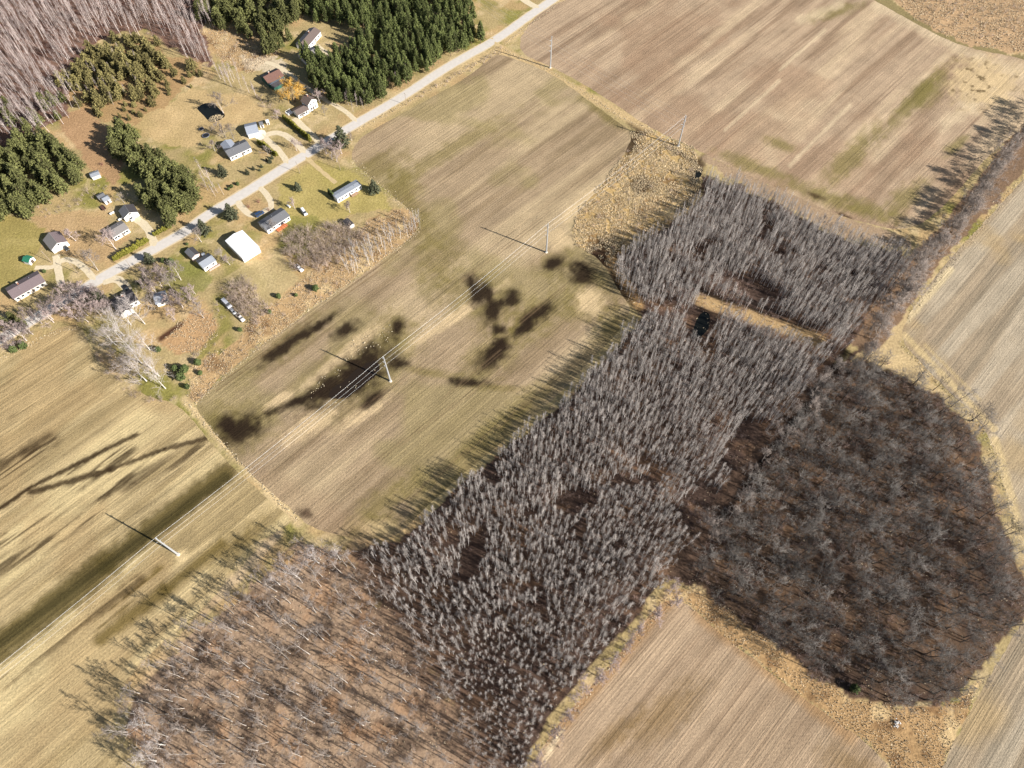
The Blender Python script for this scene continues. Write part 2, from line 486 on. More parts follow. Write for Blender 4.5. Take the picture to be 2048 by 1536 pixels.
def color_A(x, y):
    px, py = proj(x, y)
    s = streak(x, y, 70, 5, 101)
    s2 = streak(x, y, 130, 16, 103)
    c = np.tile(A(178, 154, 122), (len(x), 1))
    c = mixc(c, A(150, 128, 98), sst(.45, .7, s) * .8)
    c = mixc(c, A(200, 176, 138), sst(.5, .7, s2) * .8)
    c = mixc(c, A(160, 144, 98), sst(.5, .66, fbm(x / 35, y / 35, 105)) * .6)
    for b in OLIVE:
        c = mixc(c, A(128, 114, 62), blob(px, py, *b, soft=.7, seed=61) * .6)
    for b in PALE:
        c = mixc(c, A(222, 194, 150), blob(px, py, *b, seed=63) * .8)
    for b in WET:
        c = mixc(c, A(48, 36, 25), blob(px, py, *b, soft=.6, rough=.42, seed=65) * .97)
    # strip along the aspens
    c = mixc(c, A(120, 104, 60), seg(px, py, 1250, 640, 830, 1040, 16) * .5)
    c = mixc(c, A(206, 180, 132), blob(px, py, 755, 1055, 36, 14, 0) * .7)
    # headland
    c = mixc(c, A(160, 132, 104), seg(px, py, 520, 960, 720, 1070, 30) * .35)
    for q in [(640, 1000, 1000, 740), (760, 1040, 1180, 700), (560, 930, 900, 690), (900, 430, 1180, 230), (800, 400, 1080, 200), (880, 800, 1000, 700), (1040, 640, 1130, 570), (920, 560, 1100, 420), (520, 905, 700, 780)]:
        for t in (0, 7):
            c = mixc(c, A(128, 104, 78), seg(px, py, q[0], q[1] + t, q[2], q[3] + t, 1.2, rough=.3) * .4)
    for t in (0, 9):
        c = mixc(c, A(120, 96, 66), seg(px, py, 430, 775 + t, 800, 500 + t, 1.3, rough=.1) * .5)
    return c * (.88 + .24 * fbm(x / 4, y / 4, 107))[:, None]

def color_B(x, y):
    px, py = proj(x, y)
    s = streak(x, y, 90, 5, 121)
    s2 = streak(x, y, 160, 14, 123)
    c = np.tile(A(190, 164, 134), (len(x), 1))
    c = mixc(c, A(152, 126, 100), sst(.45, .7, s) * .75)
    c = mixc(c, A(214, 188, 152), sst(.5, .68, s2) * .8)
    c = mixc(c, A(168, 138, 110), sst(.5, .7, fbm(x / 40, y / 40, 125)) * .6)
    for b in [(1700, 315, 70, 20, -48), (1830, 200, 90, 14, -45), (1855, 185, 40, 20, -40), (1645, 392, 100, 14, 22), (1560, 288, 34, 9, 20), (1810, 395, 44, 18, -38), (1670, 24, 50, 11, -15), (1912, 290, 28, 10, -40), (1740, 420, 70, 14, 20), (1500, 330, 60, 12, 20)]:
        c = mixc(c, A(132, 120, 66), blob(px, py, *b, soft=.7, seed=131) * .7)
    c = mixc(c, A(66, 46, 30), blob(px, py, 1632, 392, 16, 5, 22) * .8)
    c = mixc(c, A(66, 46, 30), blob(px, py, 1690, 432, 16, 4, 22) * .8)
    for s_ in [(1760, 10, 1960, 118, 12), (1960, 118, 2060, 150, 12), (1940, 210, 1890, 250, 12), (1990, 175, 1945, 205, 20), (1600, 40, 1680, 10, 8), (1450, 260, 1560, 160, 3), (1580, 330, 1700, 210, 4), (1560, 140, 1650, 60, 3)]:
        c = mixc(c, A(228, 204, 166), seg(px, py, *s_, soft=.9, rough=.8) * .6)
    sand = blob(px, py, 1965, 165, 62, 48, 0, seed=133)
    c = mixc(c, A(218, 190, 144), sand * .9)
    c = mixc(c, A(96, 78, 48), sand * sst(.62, .72, fbm(x / 4, y / 4, 135)) * .8)
    return c * (.88 + .24 * fbm(x / 4, y / 4, 127))[:, None]

def color_C(x, y):
    px, py = proj(x, y)
    s = streak(x, y, 60, 3, 141)
    c = np.tile(A(178, 158, 130), (len(x), 1))
    c = mixc(c, A(146, 132, 110), sst(.42, .7, s) * .65)
    c = mixc(c, A(200, 184, 158), sst(.5, .68, streak(x, y, 120, 9, 143)) * .6)
    c = mixc(c, A(186, 158, 112), sst(.5, .7, fbm(x / 30, y / 30, 145)) * .6)
    c = mixc(c, A(226, 204, 160), seg(px, py, 1815, 640, 1900, 540, 7) * .8)
    c = mixc(c, A(216, 190, 140), seg(px, py, 1810, 670, 1990, 860, 6) * .8)
    c = mixc(c, A(216, 190, 140), seg(px, py, 1990, 880, 2040, 1060, 9) * .8)
    c = mixc(c, A(206, 180, 132), seg(px, py, 1850, 690, 1960, 800, 3) * .7)
    return c * (.9 + .2 * fbm(x / 4, y / 4, 147))[:, None]

def color_D(x, y):
    px, py = proj(x, y)
    s = streak(x, y, 50, 2.2, 161)
    c = np.tile(A(184, 158, 128), (len(x), 1))
    c = mixc(c, A(148, 124, 98), sst(.42, .7, s) * .5)
    c = mixc(c, A(204, 178, 146), sst(.5, .68, streak(x, y, 90, 8, 163)) * .35)
    for b in [(1330, 1430, 80, 34, -40), (1230, 1470, 60, 20, -40), (1720, 1560, 80, 40, 40)]:
        c = mixc(c, A(140, 112, 70), blob(px, py, *b, soft=.8, seed=167) * .6)
    for s_ in [(1400, 1225, 1700, 1470, 16), (1340, 1200, 1100, 1480, 12)]:
        c = mixc(c, A(176, 138, 94), seg(px, py, *s_, soft=.7) * .7)
    for s_ in [(1125, 1460, 1095, 1500, 5), (1118, 1470, 1090, 1520, 4)]:
        c = mixc(c, A(236, 212, 172), seg(px, py, *s_, rough=.9) * .8)
    return c * (.88 + .24 * fbm(x / 3, y / 3, 169))[:, None]

def color_E(x, y):
    px, py = proj(x, y)
    c = np.tile(A(200, 176, 130), (len(x), 1))
    c = mixc(c, A(168, 146, 104), sst(.45, .68, streak(x, y, 50, 4, 181)) * .8)
    c = mixc(c, A(226, 202, 150), sst(.5, .68, streak(x, y, 90, 10, 183)) * .8)
    c = mixc(c, A(182, 154, 110), sst(.48, .66, fbm(x / 30, y / 30, 185)) * .6)
    dk = A(62, 46, 28)
    fine = sst(.44, .58, streak(x, y, 30, 1.7, 187))
    # muddy drain lines in the hay field
    for s_, w in [((-40, 1045, 60, 975, 4), .95), ((60, 975, 275, 868, 4), .9), ((60, 985, 220, 940, 6), .9), ((220, 940, 330, 898, 4), .85), ((330, 898, 415, 876, 5), .85)]:
        c = mixc(c, dk, seg(px, py, *s_, soft=.45, rough=.6) * w)
    for s_, w in [((150, 955, 250, 905, 20), .95), ((-30, 980, 100, 880, 18), .85), ((-30, 1100, 260, 960, 12), .8), ((200, 985, 400, 900, 14), .7), ((-30, 1150, 180, 1040, 14), .8), ((120, 770, 20, 840, 5), .6), ((-20, 930, 60, 900, 16), .6), ((260, 1050, 380, 920, 20), .3)]:
        c = mixc(c, dk, seg(px, py, *s_, soft=.9, rough=.5) * fine * w)
    # dark green swale under the line
    c = mixc(c, A(100, 86, 46), seg(px, py, -60, 1340, 210, 1130, 30, soft=.5) * .9)
    c = mixc(c, A(100, 86, 46), seg(px, py, 210, 1130, 452, 945, 22, soft=.5) * .9)
    c = mixc(c, A(60, 54, 28), seg(px, py, -60, 1330, 452, 955, 10, soft=.8) * .7)
    c = mixc(c, A(112, 94, 48), seg(px, py, 200, 1280, 330, 1180, 13, soft=.8) * .85)
    c = mixc(c, A(112, 94, 48), seg(px, py, 330, 1180, 440, 1090, 11, soft=.8) * .85)
    c = mixc(c, A(128, 108, 60), blob(px, py, 480, 1090, 70, 30, -35, soft=.8) * .7)
    c = mixc(c, A(120, 100, 56), seg(px, py, 200, 1250, 320, 1140, 9, soft=.9, rough=.8) * fine * .9)
    c = mixc(c, A(80, 62, 36), seg(px, py, 0, 1370, 280, 1160, 12, soft=.9, rough=.8) * fine * .7)
    c = mixc(c, A(226, 200, 150), blob(px, py, 362, 1112, 14, 12, -40) * .9)
    return c * (.88 + .24 * fbm(x / 4, y / 4, 189))[:, None]

# ------------------------------------------------------------------ the ground: one sheet to the horizon
def ground_sheet():
    fx = np.arange(-345, 345.1, 1.15)
    fy = np.arange(-25, 470.1, 1.15)
    ox = np.array([-4000, -2500, -1500, -900, -600, -450, -390])
    gx = np.concatenate([ox, fx, -ox[::-1]])
    gy = np.concatenate([np.array([-1500, -700, -300, -120, -60]), fy, np.array([520, 600, 750, 1000, 1500, 2500, 4500])])
    X, Y = np.meshgrid(gx, gy)
    nx, ny = len(gx), len(gy)
    x, y = X.ravel(), Y.ravel()
    V = np.stack([x, y, np.zeros_like(x)], 1)
    c = np.tile(A(178, 156, 116), (len(x), 1))
    near = (y > -100) & (y < 700) & (np.abs(x) < 620)
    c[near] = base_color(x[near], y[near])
    i = np.arange(nx * ny).reshape(ny, nx)
    T = np.stack([i[:-1, :-1].ravel(), i[:-1, 1:].ravel(), i[1:, 1:].ravel(), i[1:, :-1].ravel()], 1)
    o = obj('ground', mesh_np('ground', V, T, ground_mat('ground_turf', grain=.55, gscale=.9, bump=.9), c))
    tag(o, kind='structure')

def sheet(name, poly_px, z, colfn, mat, spacing=1.05, wob=.6, kind='structure', smooth=2, world_poly=None):
    if world_poly is None:
        pp = chaikin(poly_px, smooth)
        W = Pn(pp)[:, :2]
    else:
        W = np.asarray(world_poly)[:, :2]
    # densify and roughen the outline
    out = []
    for a, b in zip(W, np.roll(W, -1, 0)):
        n = max(1, int(np.hypot(*(b - a)) / 1.0))
        for k in range(n):
            out.append(a + (b - a) * k / n)
    W = np.array(out)
    if wob:
        W = W + wob * 2 * (np.stack([fbm(W[:, 0] / 3, W[:, 1] / 3, 71), fbm(W[:, 0] / 3, W[:, 1] / 3, 72)], 1) - .5)
    x0, y0 = W.min(0) - spacing
    x1, y1 = W.max(0) + spacing
    x1, y1, x0, y0 = min(x1, 420), min(y1, 500), max(x0, -420), max(y0, -40)
    gx = np.arange(x0, x1 + spacing, spacing)
    gy = np.arange(y0, y1 + spacing, spacing)
    X, Y = np.meshgrid(gx, gy)
    ins = inside(X.ravel(), Y.ravel(), W).reshape(X.shape)
    cell = ins[:-1, :-1] | ins[1:, :-1] | ins[:-1, 1:] | ins[1:, 1:]
    need = np.zeros_like(ins)
    need[:-1, :-1] |= cell
    need[1:, :-1] |= cell
    need[:-1, 1:] |= cell
    need[1:, 1:] |= cell
    xs, ys = X.ravel().copy(), Y.ravel().copy()
    snap = np.where((need & ~ins).ravel())[0]
    for ch in np.array_split(snap, max(1, len(snap) // 2000 + 1)):
        if not len(ch):
            continue
        d = (xs[ch][:, None] - W[None, :, 0]) ** 2 + (ys[ch][:, None] - W[None, :, 1]) ** 2
        k = d.argmin(1)
        xs[ch], ys[ch] = W[k, 0], W[k, 1]
    idx = -np.ones(xs.size, int)
    keep = np.where(need.ravel())[0]
    idx[keep] = np.arange(len(keep))
    g = np.arange(xs.size).reshape(X.shape)
    q = np.stack([g[:-1, :-1][cell], g[:-1, 1:][cell], g[1:, 1:][cell], g[1:, :-1][cell]], 1)
    T = idx[q]
    V = np.stack([xs[keep], ys[keep], np.full(len(keep), z)], 1)
    c = colfn(V[:, 0].astype(float), V[:, 1].astype(float)) if colfn else None
    o = obj(name, mesh_np(name, V, T, mat, c))
    tag(o, kind=kind)
    return o

ground_sheet()
stub = ground_mat('stubble', rows=.22, rowfreq=.9, grain=.5, gscale=1.3, bump=.8)
stub2 = ground_mat('corn_stubble', rows=.36, rowfreq=1.3, grain=.42, gscale=1.4, bump=.8)
hay = ground_mat('hay_stubble', rows=.3, rowfreq=.8, grain=.46, gscale=1.3, bump=.8)
sheet('field', FIELD_A, .004, color_A, stub)
sheet('field', FIELD_B, .004, color_B, stub)
sheet('field', FIELD_C, .004, color_C, stub)
sheet('field', FIELD_F, .004, color_C, stub2)
sheet('field', FIELD_D, .004, color_D, stub2)
sheet('field', FIELD_E, .004, color_E, hay)

# ------------------------------------------------------------------ road and drives
def ribbon(name, pts_px, width, z, mat, wob=.25, kind='structure', wend=None):
    p = smooth_line(Pn(pts_px)[:, :2], 3)
    q = [p[0]]
    for a, b in zip(p[:-1], p[1:]):
        n = max(1, int(np.hypot(*(b - a)) / 1.5))
        q += [a + (b - a) * (k + 1) / n for k in range(n)]
    p = np.array(q)
    t = np.gradient(p, axis=0)
    t /= np.linalg.norm(t, axis=1)[:, None] + 1e-9
    nrm = np.stack([-t[:, 1], t[:, 0]], 1)
    w = np.linspace(width, wend or width, len(p)) / 2
    Lw = w + wob * (fbm(p[:, 0] / 2.2, p[:, 1] / 2.2, 81) - .5) * 2
    Rw = w + wob * (fbm(p[:, 0] / 2.2, p[:, 1] / 2.2, 82) - .5) * 2
    l = p + nrm * Lw[:, None]
    r = p - nrm * Rw[:, None]
    n = len(p)
    V = np.vstack([np.c_[l, np.full(n, z)], np.c_[p, np.full(n, z + .03)], np.c_[r, np.full(n, z)]])
    i = np.arange(n - 1)
    T = np.vstack([np.c_[i + n, i + n + 1, i + 1, i], np.c_[i + 2 * n, i + 2 * n + 1, i + n + 1, i + n]])
    o = obj(name, mesh_np(name, V, T, mat))
    return tag(o, kind=kind)

asphalt = plain('old_asphalt', A(224, 215, 204), .9, .10, .6, spec=.2)
shoulder = plain('gravel_shoulder', A(226, 204, 166), .95, .2, 1.5, spec=.1)
gravel = plain('gravel_drive', A(232, 214, 180), .95, .16, .9, spec=.1)
dirt = plain('worn_track', A(214, 188, 140), .95, .2, .7, spec=.1)
concrete = plain('pale_concrete', A(240, 230, 212), .9, .08, .8, spec=.2)

ROAD = [(1160, -40), (1101, 3), (1060, 30), (996, 78), (899, 130), (797, 199), (712, 247), (620, 304), (575, 331), (517, 369), (459, 404), (410, 433), (377, 460), (312, 496), (235, 537), (187, 566), (120, 606), (40, 655), (-60, 715)]
ribbon('road_shoulder', ROAD, 7.4, .010, shoulder, wob=.5)
ribbon('road', ROAD, 5.7, .030, asphalt, wob=.12)
for pts, w in [
    ([(310, 492), (301, 466), (292, 452), (277, 441), (262, 430)], 4.0),
    ([(192, 562), (178, 545), (158, 526), (138, 519), (124, 520), (114, 528)], 3.2),
    ([(112, 510), (114, 528), (118, 548), (123, 572)], 3.6),
    ([(114, 530), (100, 536), (70, 535)], 2.6),
    ([(206, 564), (232, 556), (246, 566), (256, 582)], 4.2),
    ([(519, 374), (534, 389), (543, 404), (541, 420)], 3.0),
    ([(474, 402), (484, 416), (504, 433), (522, 426), (538, 418)], 3.4),
    ([(578, 330), (560, 303), (545, 289), (534, 279), (525, 268)], 3.4),
    ([(612, 308), (600, 294), (591, 285), (572, 270), (552, 264), (532, 270)], 3.6),
    ([(640, 290), (632, 277), (615, 262), (589, 236)], 3.6),
    ([(716, 246), (700, 230), (683, 217), (661, 205), (630, 187), (600, 166), (575, 146), (552, 130), (530, 124)], 3.0),
    ([(1086, 18), (1062, 10), (1030, -14)], 4.6),
    ([(624, 82), (638, 96), (654, 106), (668, 112)], 3.2),
]:
    ribbon('driveway', pts, w, .022, gravel, wob=.35)
for pts, w in [([(610, 313), (634, 334), (654, 352), (672, 366)], 2.4), ([(996, 92), (990, 84), (984, 76)], 4.0),
               ([(0, 628), (15, 645), (24, 656)], 2.0)]:
    ribbon('farm_track', pts, w, .018, dirt, wob=.5)
sheet('forecourt', [(505, 272), (520, 258), (533, 262), (530, 276), (519, 282)], .045, None, concrete, spacing=1.0, wob=.1, smooth=1)

# ------------------------------------------------------------------ water
def water_mat(name, rgb, rough):
    m, nt, bs = new_mat(name)
    bs.inputs['Base Color'].default_value = (*rgb, 1)
    bs.inputs['Roughness'].default_value = rough
    bs.inputs['IOR'].default_value = 1.33
    tc = nd(nt, 'ShaderNodeTexCoord')
    nz = nd(nt, 'ShaderNodeTexNoise')
    nz.inputs['Scale'].default_value = .8
    nt.links.new(tc.outputs['Object'], nz.inputs['Vector'])
    b = nd(nt, 'ShaderNodeBump')
    b.inputs['Strength'].default_value = .04
    nt.links.new(nz.outputs['Fac'], b.inputs['Height'])
    nt.links.new(b.outputs[0], bs.inputs['Normal'])
    return m
w_dark = water_mat('dark_pond_water', (.010, .011, .009), .06)
w_mud = water_mat('muddy_water', (.022, .015, .010), .12)
POND1 = [(392, 217), (401, 210), (412, 206), (425, 206), (434, 212), (441, 220), (451, 229), (446, 237), (431, 244), (421, 246), (410, 234)]
POND2 = [(1402, 625), (1417, 622), (1421, 643), (1414, 664), (1394, 679), (1384, 670), (1390, 646)]
sheet('pond', POND1, .02, None, w_dark, spacing=.8, wob=.3)
sheet('pond', POND2, .02, None, w_dark, spacing=.8, wob=.4)
sheet('standing_water', [(650, 792), (672, 774), (694, 756), (710, 738), (735, 726), (757, 722), (763, 735), (750, 752), (730, 768), (710, 784), (690, 794), (668, 800)], .012, None, w_mud, spacing=.8, wob=1.6)
sheet('ditch_water', [(1384, 362), (1388, 345), (1400, 333), (1408, 338), (1402, 352), (1393, 368)], .012, None, w_dark, spacing=.8, wob=.6)

# ------------------------------------------------------------------ sticks for bare trees
def sticks(p0, p1, r0, r1, n=3):
    """tapered rods (or spikes where r1 is 0) as triangles"""
    p0, p1 = np.asarray(p0, float), np.asarray(p1, float)
    r0 = np.broadcast_to(np.asarray(r0, float), (len(p0),))
    spike = r1 is None
    d = p1 - p0
    d = d / (np.linalg.norm(d, axis=1)[:, None] + 1e-9)
    h = np.where(np.abs(d[:, 2:3]) < .9, np.array([[0, 0, 1.]]), np.array([[1., 0, 0]]))
    u = np.cross(d, h)
    u /= np.linalg.norm(u, axis=1)[:, None] + 1e-9
    w = np.cross(d, u)
    ang = np.arange(n) * 2 * np.pi / n
    ring = u[:, None, :] * np.cos(ang)[None, :, None] + w[:, None, :] * np.sin(ang)[None, :, None]
    N = len(p0)
    a = p0[:, None, :] + ring * r0[:, None, None]
    if spike:
        V = np.concatenate([a, p1[:, None, :]], 1)
        m = n + 1
        F = np.array([(i, (i + 1) % n, n) for i in range(n)])
    else:
        r1 = np.broadcast_to(np.asarray(r1, float), (N,))
        b = p1[:, None, :] + ring * r1[:, None, None]
        V = np.concatenate([a, b], 1)
        m = 2 * n
        F = np.array([(i, (i + 1) % n, n + (i + 1) % n) for i in range(n)] + [(i, n + (i + 1) % n, n + i) for i in range(n)])
    T = (F[None, :, :] + (np.arange(N) * m)[:, None, None]).reshape(-1, 3)
    return V.reshape(-1, 3), T

def join(parts):
    Vs, Ts, b = [], [], 0
    for V, T in parts:
        Vs.append(V)
        Ts.append(T + b)
        b += len(V)
    return np.vstack(Vs), np.vstack(Ts)

def polyline(p, r, n):
    p = np.asarray(p)
    r = np.asarray(r)
    return sticks(p[:-1], p[1:], r[:-1], r[1:], n)

def unit(v):
    return v / (np.linalg.norm(v, axis=-1, keepdims=True) + 1e-9)

def along_line(p, t):
    """points at parameter t (0..1) of a polyline"""
    k = np.clip(t * (len(p) - 1), 0, len(p) - 1.001)
    i = k.astype(int)
    f = (k - i)[:, None]
    return p[i] * (1 - f) + p[i + 1] * f

def aspen_mesh(g, h, tr=.12, start=.36, spread=1.15, nl=44, tw=8, twig=.013, rise=(38, 62)):
    """slender tree with a straight pale stem and many short rising branches"""
    t = np.linspace(0, 1, 7)
    pts = np.c_[np.cumsum(g.normal(0, .10, (7, 2)), 0) * np.array([[1, 1]]), t * h]
    pts[0, :2] = 0
    rad = tr * (1 - t) ** .8 + .012
    trunk = polyline(pts, rad, 6)
    tt = start + (1 - start) * g.random(nl) ** .85
    base = along_line(pts, tt)
    az = g.random(nl) * 2 * np.pi
    el = R(1) * g.uniform(rise[0], rise[1], nl)
    ln = spread * ((1 - tt) / (1 - start) * 1.7 + .55) * g.uniform(.7, 1.25, nl)
    d = np.c_[np.cos(az) * np.cos(el), np.sin(az) * np.cos(el), np.sin(el)]
    mid = base + d * ln[:, None] * .5
    d2 = unit(d + np.array([0, 0, .45]) + g.normal(0, .15, d.shape))
    tip = mid + d2 * ln[:, None] * .6
    r = .022 + .02 * (1 - tt)
    trunk = join([trunk, sticks(base, mid, r, r * .65, 3), sticks(mid, tip, r * .65, None, 3)])
    parts = []
    f = g.random((nl, tw, 1))
    q = np.where(f < .5, base[:, None] + (mid - base)[:, None] * f * 2, mid[:, None] + (tip - mid)[:, None] * (f * 2 - 1)).reshape(-1, 3)
    td = unit(np.repeat(d2, tw, 0) * .9 + g.normal(0, .55, (nl * tw, 3)) + np.array([0, 0, .2]))
    parts.append(sticks(q, q + td * (g.uniform(.45, 1.05, nl * tw) * spread ** .5)[:, None], twig, None, 3))
    return trunk, join(parts)

def branchy_mesh(g, h, tr=.22, fork=.45, n1=7, n2=5, n3=5, n4=3, spread=.55, crown=.75, twig=.02, lean=(0, 0), droop=0.0, jit=.55, wob=.13):
    """spreading hardwood: stem, limbs, branches, twigs"""
    k = 6
    t = np.linspace(0, 1, k)
    top = h * .82
    pts = np.c_[np.cumsum(g.normal(0, wob, (k, 2)), 0) + np.outer(t * t, lean), t * top]
    pts[0, :2] = 0
    rad = tr * (1 - t * .85)
    rad[0] *= 1.25
    trunk = [polyline(pts, rad, 7)]
    tt = fork + (1 - fork) * (np.arange(n1) + g.random(n1)) / n1
    b = along_line(pts, tt)
    az = np.arange(n1) * 2.4 + g.random(n1)
    el = np.radians(25 + 50 * (tt - fork) / (1 - fork) + g.normal(0, 8, n1))
    ln = h * crown * spread * (1.15 - .6 * (tt - fork) / (1 - fork)) * g.uniform(.8, 1.2, n1)
    d = np.c_[np.cos(az) * np.cos(el), np.sin(az) * np.cos(el), np.sin(el)]
    limbs = []
    r1 = tr * .36 * (1.1 - tt * .5)
    p = b
    line = [b]
    for s in range(3):
        d = unit(d + g.normal(0, .16, d.shape) + np.array([0, 0, .16 - droop * .3]))
        q = p + d * (ln / 3)[:, None]
        limbs.append(sticks(p, q, r1 * (1 - s * .27), r1 * (1 - (s + 1) * .27), 4))
        line.append(q)
        p = q
    trunk += limbs
    line = np.stack(line, 1)                                     # n1,4,3
    def children(line, dirs, lens, n, lo, jit, rr, up, cone=True):
        m = len(line)
        f = lo + (1 - lo) * g.random((m, n))
        kk = np.clip(f * (line.shape[1] - 1), 0, line.shape[1] - 1.001)
        i = kk.astype(int)
        fr = (kk - i)[..., None]
        ar = np.arange(m)[:, None]
        s = (line[ar, i] * (1 - fr) + line[ar, i + 1] * fr).reshape(-1, 3)
        dd = unit(np.repeat(dirs, n, 0) + g.normal(0, jit, (m * n, 3)) + np.array([0, 0, up]))
        L = (np.repeat(lens, n) * g.uniform(.6, 1.2, m * n))
        mid = s + dd * L[:, None] * .5
        d2 = unit(dd + g.normal(0, .25, dd.shape) + np.array([0, 0, .12 - droop]))
        e = mid + d2 * L[:, None] * .5
        return s, mid, e, d2, L
    c = []
    s, m2, e, d2, L2 = children(line, d, ln * .5, n2, .3, jit, 0, .1)
    r2 = np.repeat(r1 * .42, n2)
    c += [sticks(s, m2, r2, r2 * .7, 3), sticks(m2, e, r2 * .7, r2 * .35, 3)]
    l2 = np.stack([s, m2, e], 1)
    s, m3, e, d3, L3 = children(l2, d2, L2 * .55, n3, .25, jit, 0, .1)
    r3 = np.repeat(r2 * .45, n3)
    c += [sticks(s, e, np.maximum(r3, twig), None, 3)]
    l3 = np.stack([s, m3, e], 1)
    if n4:
        s, m4, e, d4, L4 = children(l3, d3, L3 * .6, n4, .2, jit, 0, .08)
        c += [sticks(s, e, twig, None, 3)]
    return join(trunk), join(c)

def shrub_mesh(g, h, n=16, tw=5, spread=.55, rad=.03, twig=.02):
    az = g.random(n) * 2 * np.pi
    el = np.radians(g.uniform(38, 85, n))
    d = np.c_[np.cos(az) * np.cos(el) * spread * 1.6, np.sin(az) * np.cos(el) * spread * 1.6, np.sin(el)]
    b = np.c_[g.normal(0, .12 * h, (n, 2)) * spread, np.zeros(n) - .02]
    L = h * g.uniform(.7, 1.1, n)
    m = b + d * L[:, None] * .5
    e = m + unit(d + np.array([0, 0, .2]) + g.normal(0, .2, d.shape)) * L[:, None] * .5
    parts = [sticks(b, m, rad, rad * .6, 3), sticks(m, e, rad * .6, None, 3)]
    f = g.random((n, tw, 1))
    q = (m[:, None] * (1 - f) + e[:, None] * f).reshape(-1, 3)
    td = unit(np.repeat(d, tw, 0) + g.normal(0, .6, (n * tw, 3)))
    parts.append(sticks(q, q + td * (h * g.uniform(.14, .34, n * tw))[:, None], twig, None, 3))
    return join(parts)

def leaf_tris(g, c, size, up=.5, k=5):
    """k small needle sprays round every centre"""
    N = len(c)
    d = unit(g.normal(0, 1, (N, k, 3)) + np.array([0, 0, up]))
    s = np.broadcast_to(np.asarray(size, float), (N,))[:, None, None] * g.uniform(.7, 1.3, (N, k, 1))
    side = unit(np.cross(d, g.normal(0, 1, (N, k, 3))))
    o = c[:, None, :]
    a = o - side * s * .28
    b = o + side * s * .28
    e = o + d * s
    m = o + d * s * .45 + np.cross(d, side) * s * .22
    V = np.stack([a, b, e, m], 2).reshape(-1, 3)
    F = np.array([(0, 1, 2), (0, 2, 3), (1, 3, 2)])
    T = (F[None] + (np.arange(N * k) * 4)[:, None, None]).reshape(-1, 3)
    return V, T

def conifer_mesh(g, h, rad, start=.2, prof=.8, whorls=15, br=7, clump=.62, k=5, dense=3, round_top=0.0):
    t = np.linspace(0, 1, 6)
    pts = np.c_[np.cumsum(g.normal(0, .05, (6, 2)), 0), t * h * .97]
    pts[0, :2] = 0
    trunk = [polyline(pts, .02 * h * .55 * (1 - t * .92), 6)]
    tw = start + (1 - start) * (np.arange(whorls) + .5 * g.random(whorls)) / whorls
    cs, sz = [], []
    bs, be, br_r = [], [], []
    for w in tw:
        f = (w - start) / (1 - start)
        r = rad * ((1 - f) ** prof * (1 - round_top) + round_top * math.sqrt(max(0, 1 - (f * 1.05 - .15) ** 2)))
        nb = max(3, int(br * (.5 + .5 * (1 - f)) + .5))
        a0 = g.random() * 6.3
        for j in range(nb):
            a = a0 + j * 2 * math.pi / nb + g.normal(0, .2)
            L = max(.25, r * g.uniform(.7, 1.15))
            c0 = np.array([0, 0, w * h])
            d = np.array([math.cos(a), math.sin(a), .12 + .45 * f + g.normal(0, .08)])
            tip = c0 + d * L
            bs.append(c0)
            be.append(tip)
            br_r.append(.035)
            for q in np.linspace(.42, 1, dense):
                cs.append(c0 + d * L * q + g.normal(0, .12, 3))
                sz.append(clump * (.65 + .5 * (1 - f)) * g.uniform(.75, 1.2))
    cs.append(np.array([0, 0, h * .97]))
    sz.append(clump * .6)
    crown = leaf_tris(g, np.array(cs), np.array(sz), .55, k)
    trunk.append(sticks(np.array(bs), np.array(be), np.array(br_r), None, 3))
    return join(trunk), crown

def bushy_mesh(g, h, rad, n=150, size=.4, k=4, shape='cone'):
    """dense evergreen such as arborvitae or juniper"""
    z = g.random(n) ** .85
    rr = rad * (np.clip(1 - z, 0, 1) ** .55 if shape == 'cone' else np.sqrt(np.clip(1 - (2 * z - 1) ** 2, .05, 1)))
    rr = rr * np.sqrt(g.uniform(.35, 1.0, n))
    a = g.random(n) * 2 * np.pi
    c = np.c_[np.cos(a) * rr, np.sin(a) * rr, .1 + z * h * .92]
    return leaf_tris(g, c, size * g.uniform(.7, 1.2, n), .9, k)

# bark and foliage
bark_aspen = plain('aspen_bark', (.50, .465, .43), .9, .22, 1.2, objvar=.38)
twig_aspen = plain('aspen_twigs', (.33, .285, .25), .9, .15, 1.0, island=.3, objvar=.28)
bark_birch = plain('north_wood_bark', (.58, .50, .455), .9, .2, 1.2, objvar=.2)
twig_birch = plain('north_wood_twigs', (.34, .265, .24), .9, .15, 1.0, island=.3, objvar=.42)
bark_hard = plain('hardwood_bark', (.37, .325, .28), .9, .2, 1.5, objvar=.4)
twig_hard = plain('hardwood_twigs', (.29, .24, .205), .9, .15, 1.0, island=.3, objvar=.28)
bark_oak = plain('oak_bark', (.085, .07, .058), .95, .25, 1.5, objvar=.3)
twig_oak = plain('oak_twigs', (.185, .165, .145), .95, .15, 1.0, island=.3, objvar=.6)
bark_white = plain('cottonwood_bark', (.55, .51, .46), .9, .15, 1.0, objvar=.1)
twig_white = plain('cottonwood_twigs', (.56, .49, .45), .9, .15, 1.0, island=.25, objvar=.15)
twig_brush = plain('brush_twigs', (.30, .215, .18), .95, .15, 1.0, island=.35, objvar=.35)
twig_tan = plain('tan_brush_twigs', (.40, .31, .245), .95, .15, 1.0, island=.35, objvar=.3)
twig_red = plain('reddish_brush_twigs', (.30, .14, .11), .95, .15, 1.0, island=.35, objvar=.3)
bark_pine = plain('pine_bark', (.20, .14, .10), .95, .2, 2.0)
need_pine = plain('pine_needles', (.12, .14, .042), .7, .3, .6, island=.5, objvar=.3, spec=.25)
need_bushy = plain('bushy_pine_needles', (.145, .148, .05), .7, .3, .6, island=.5, objvar=.3, spec=.25)
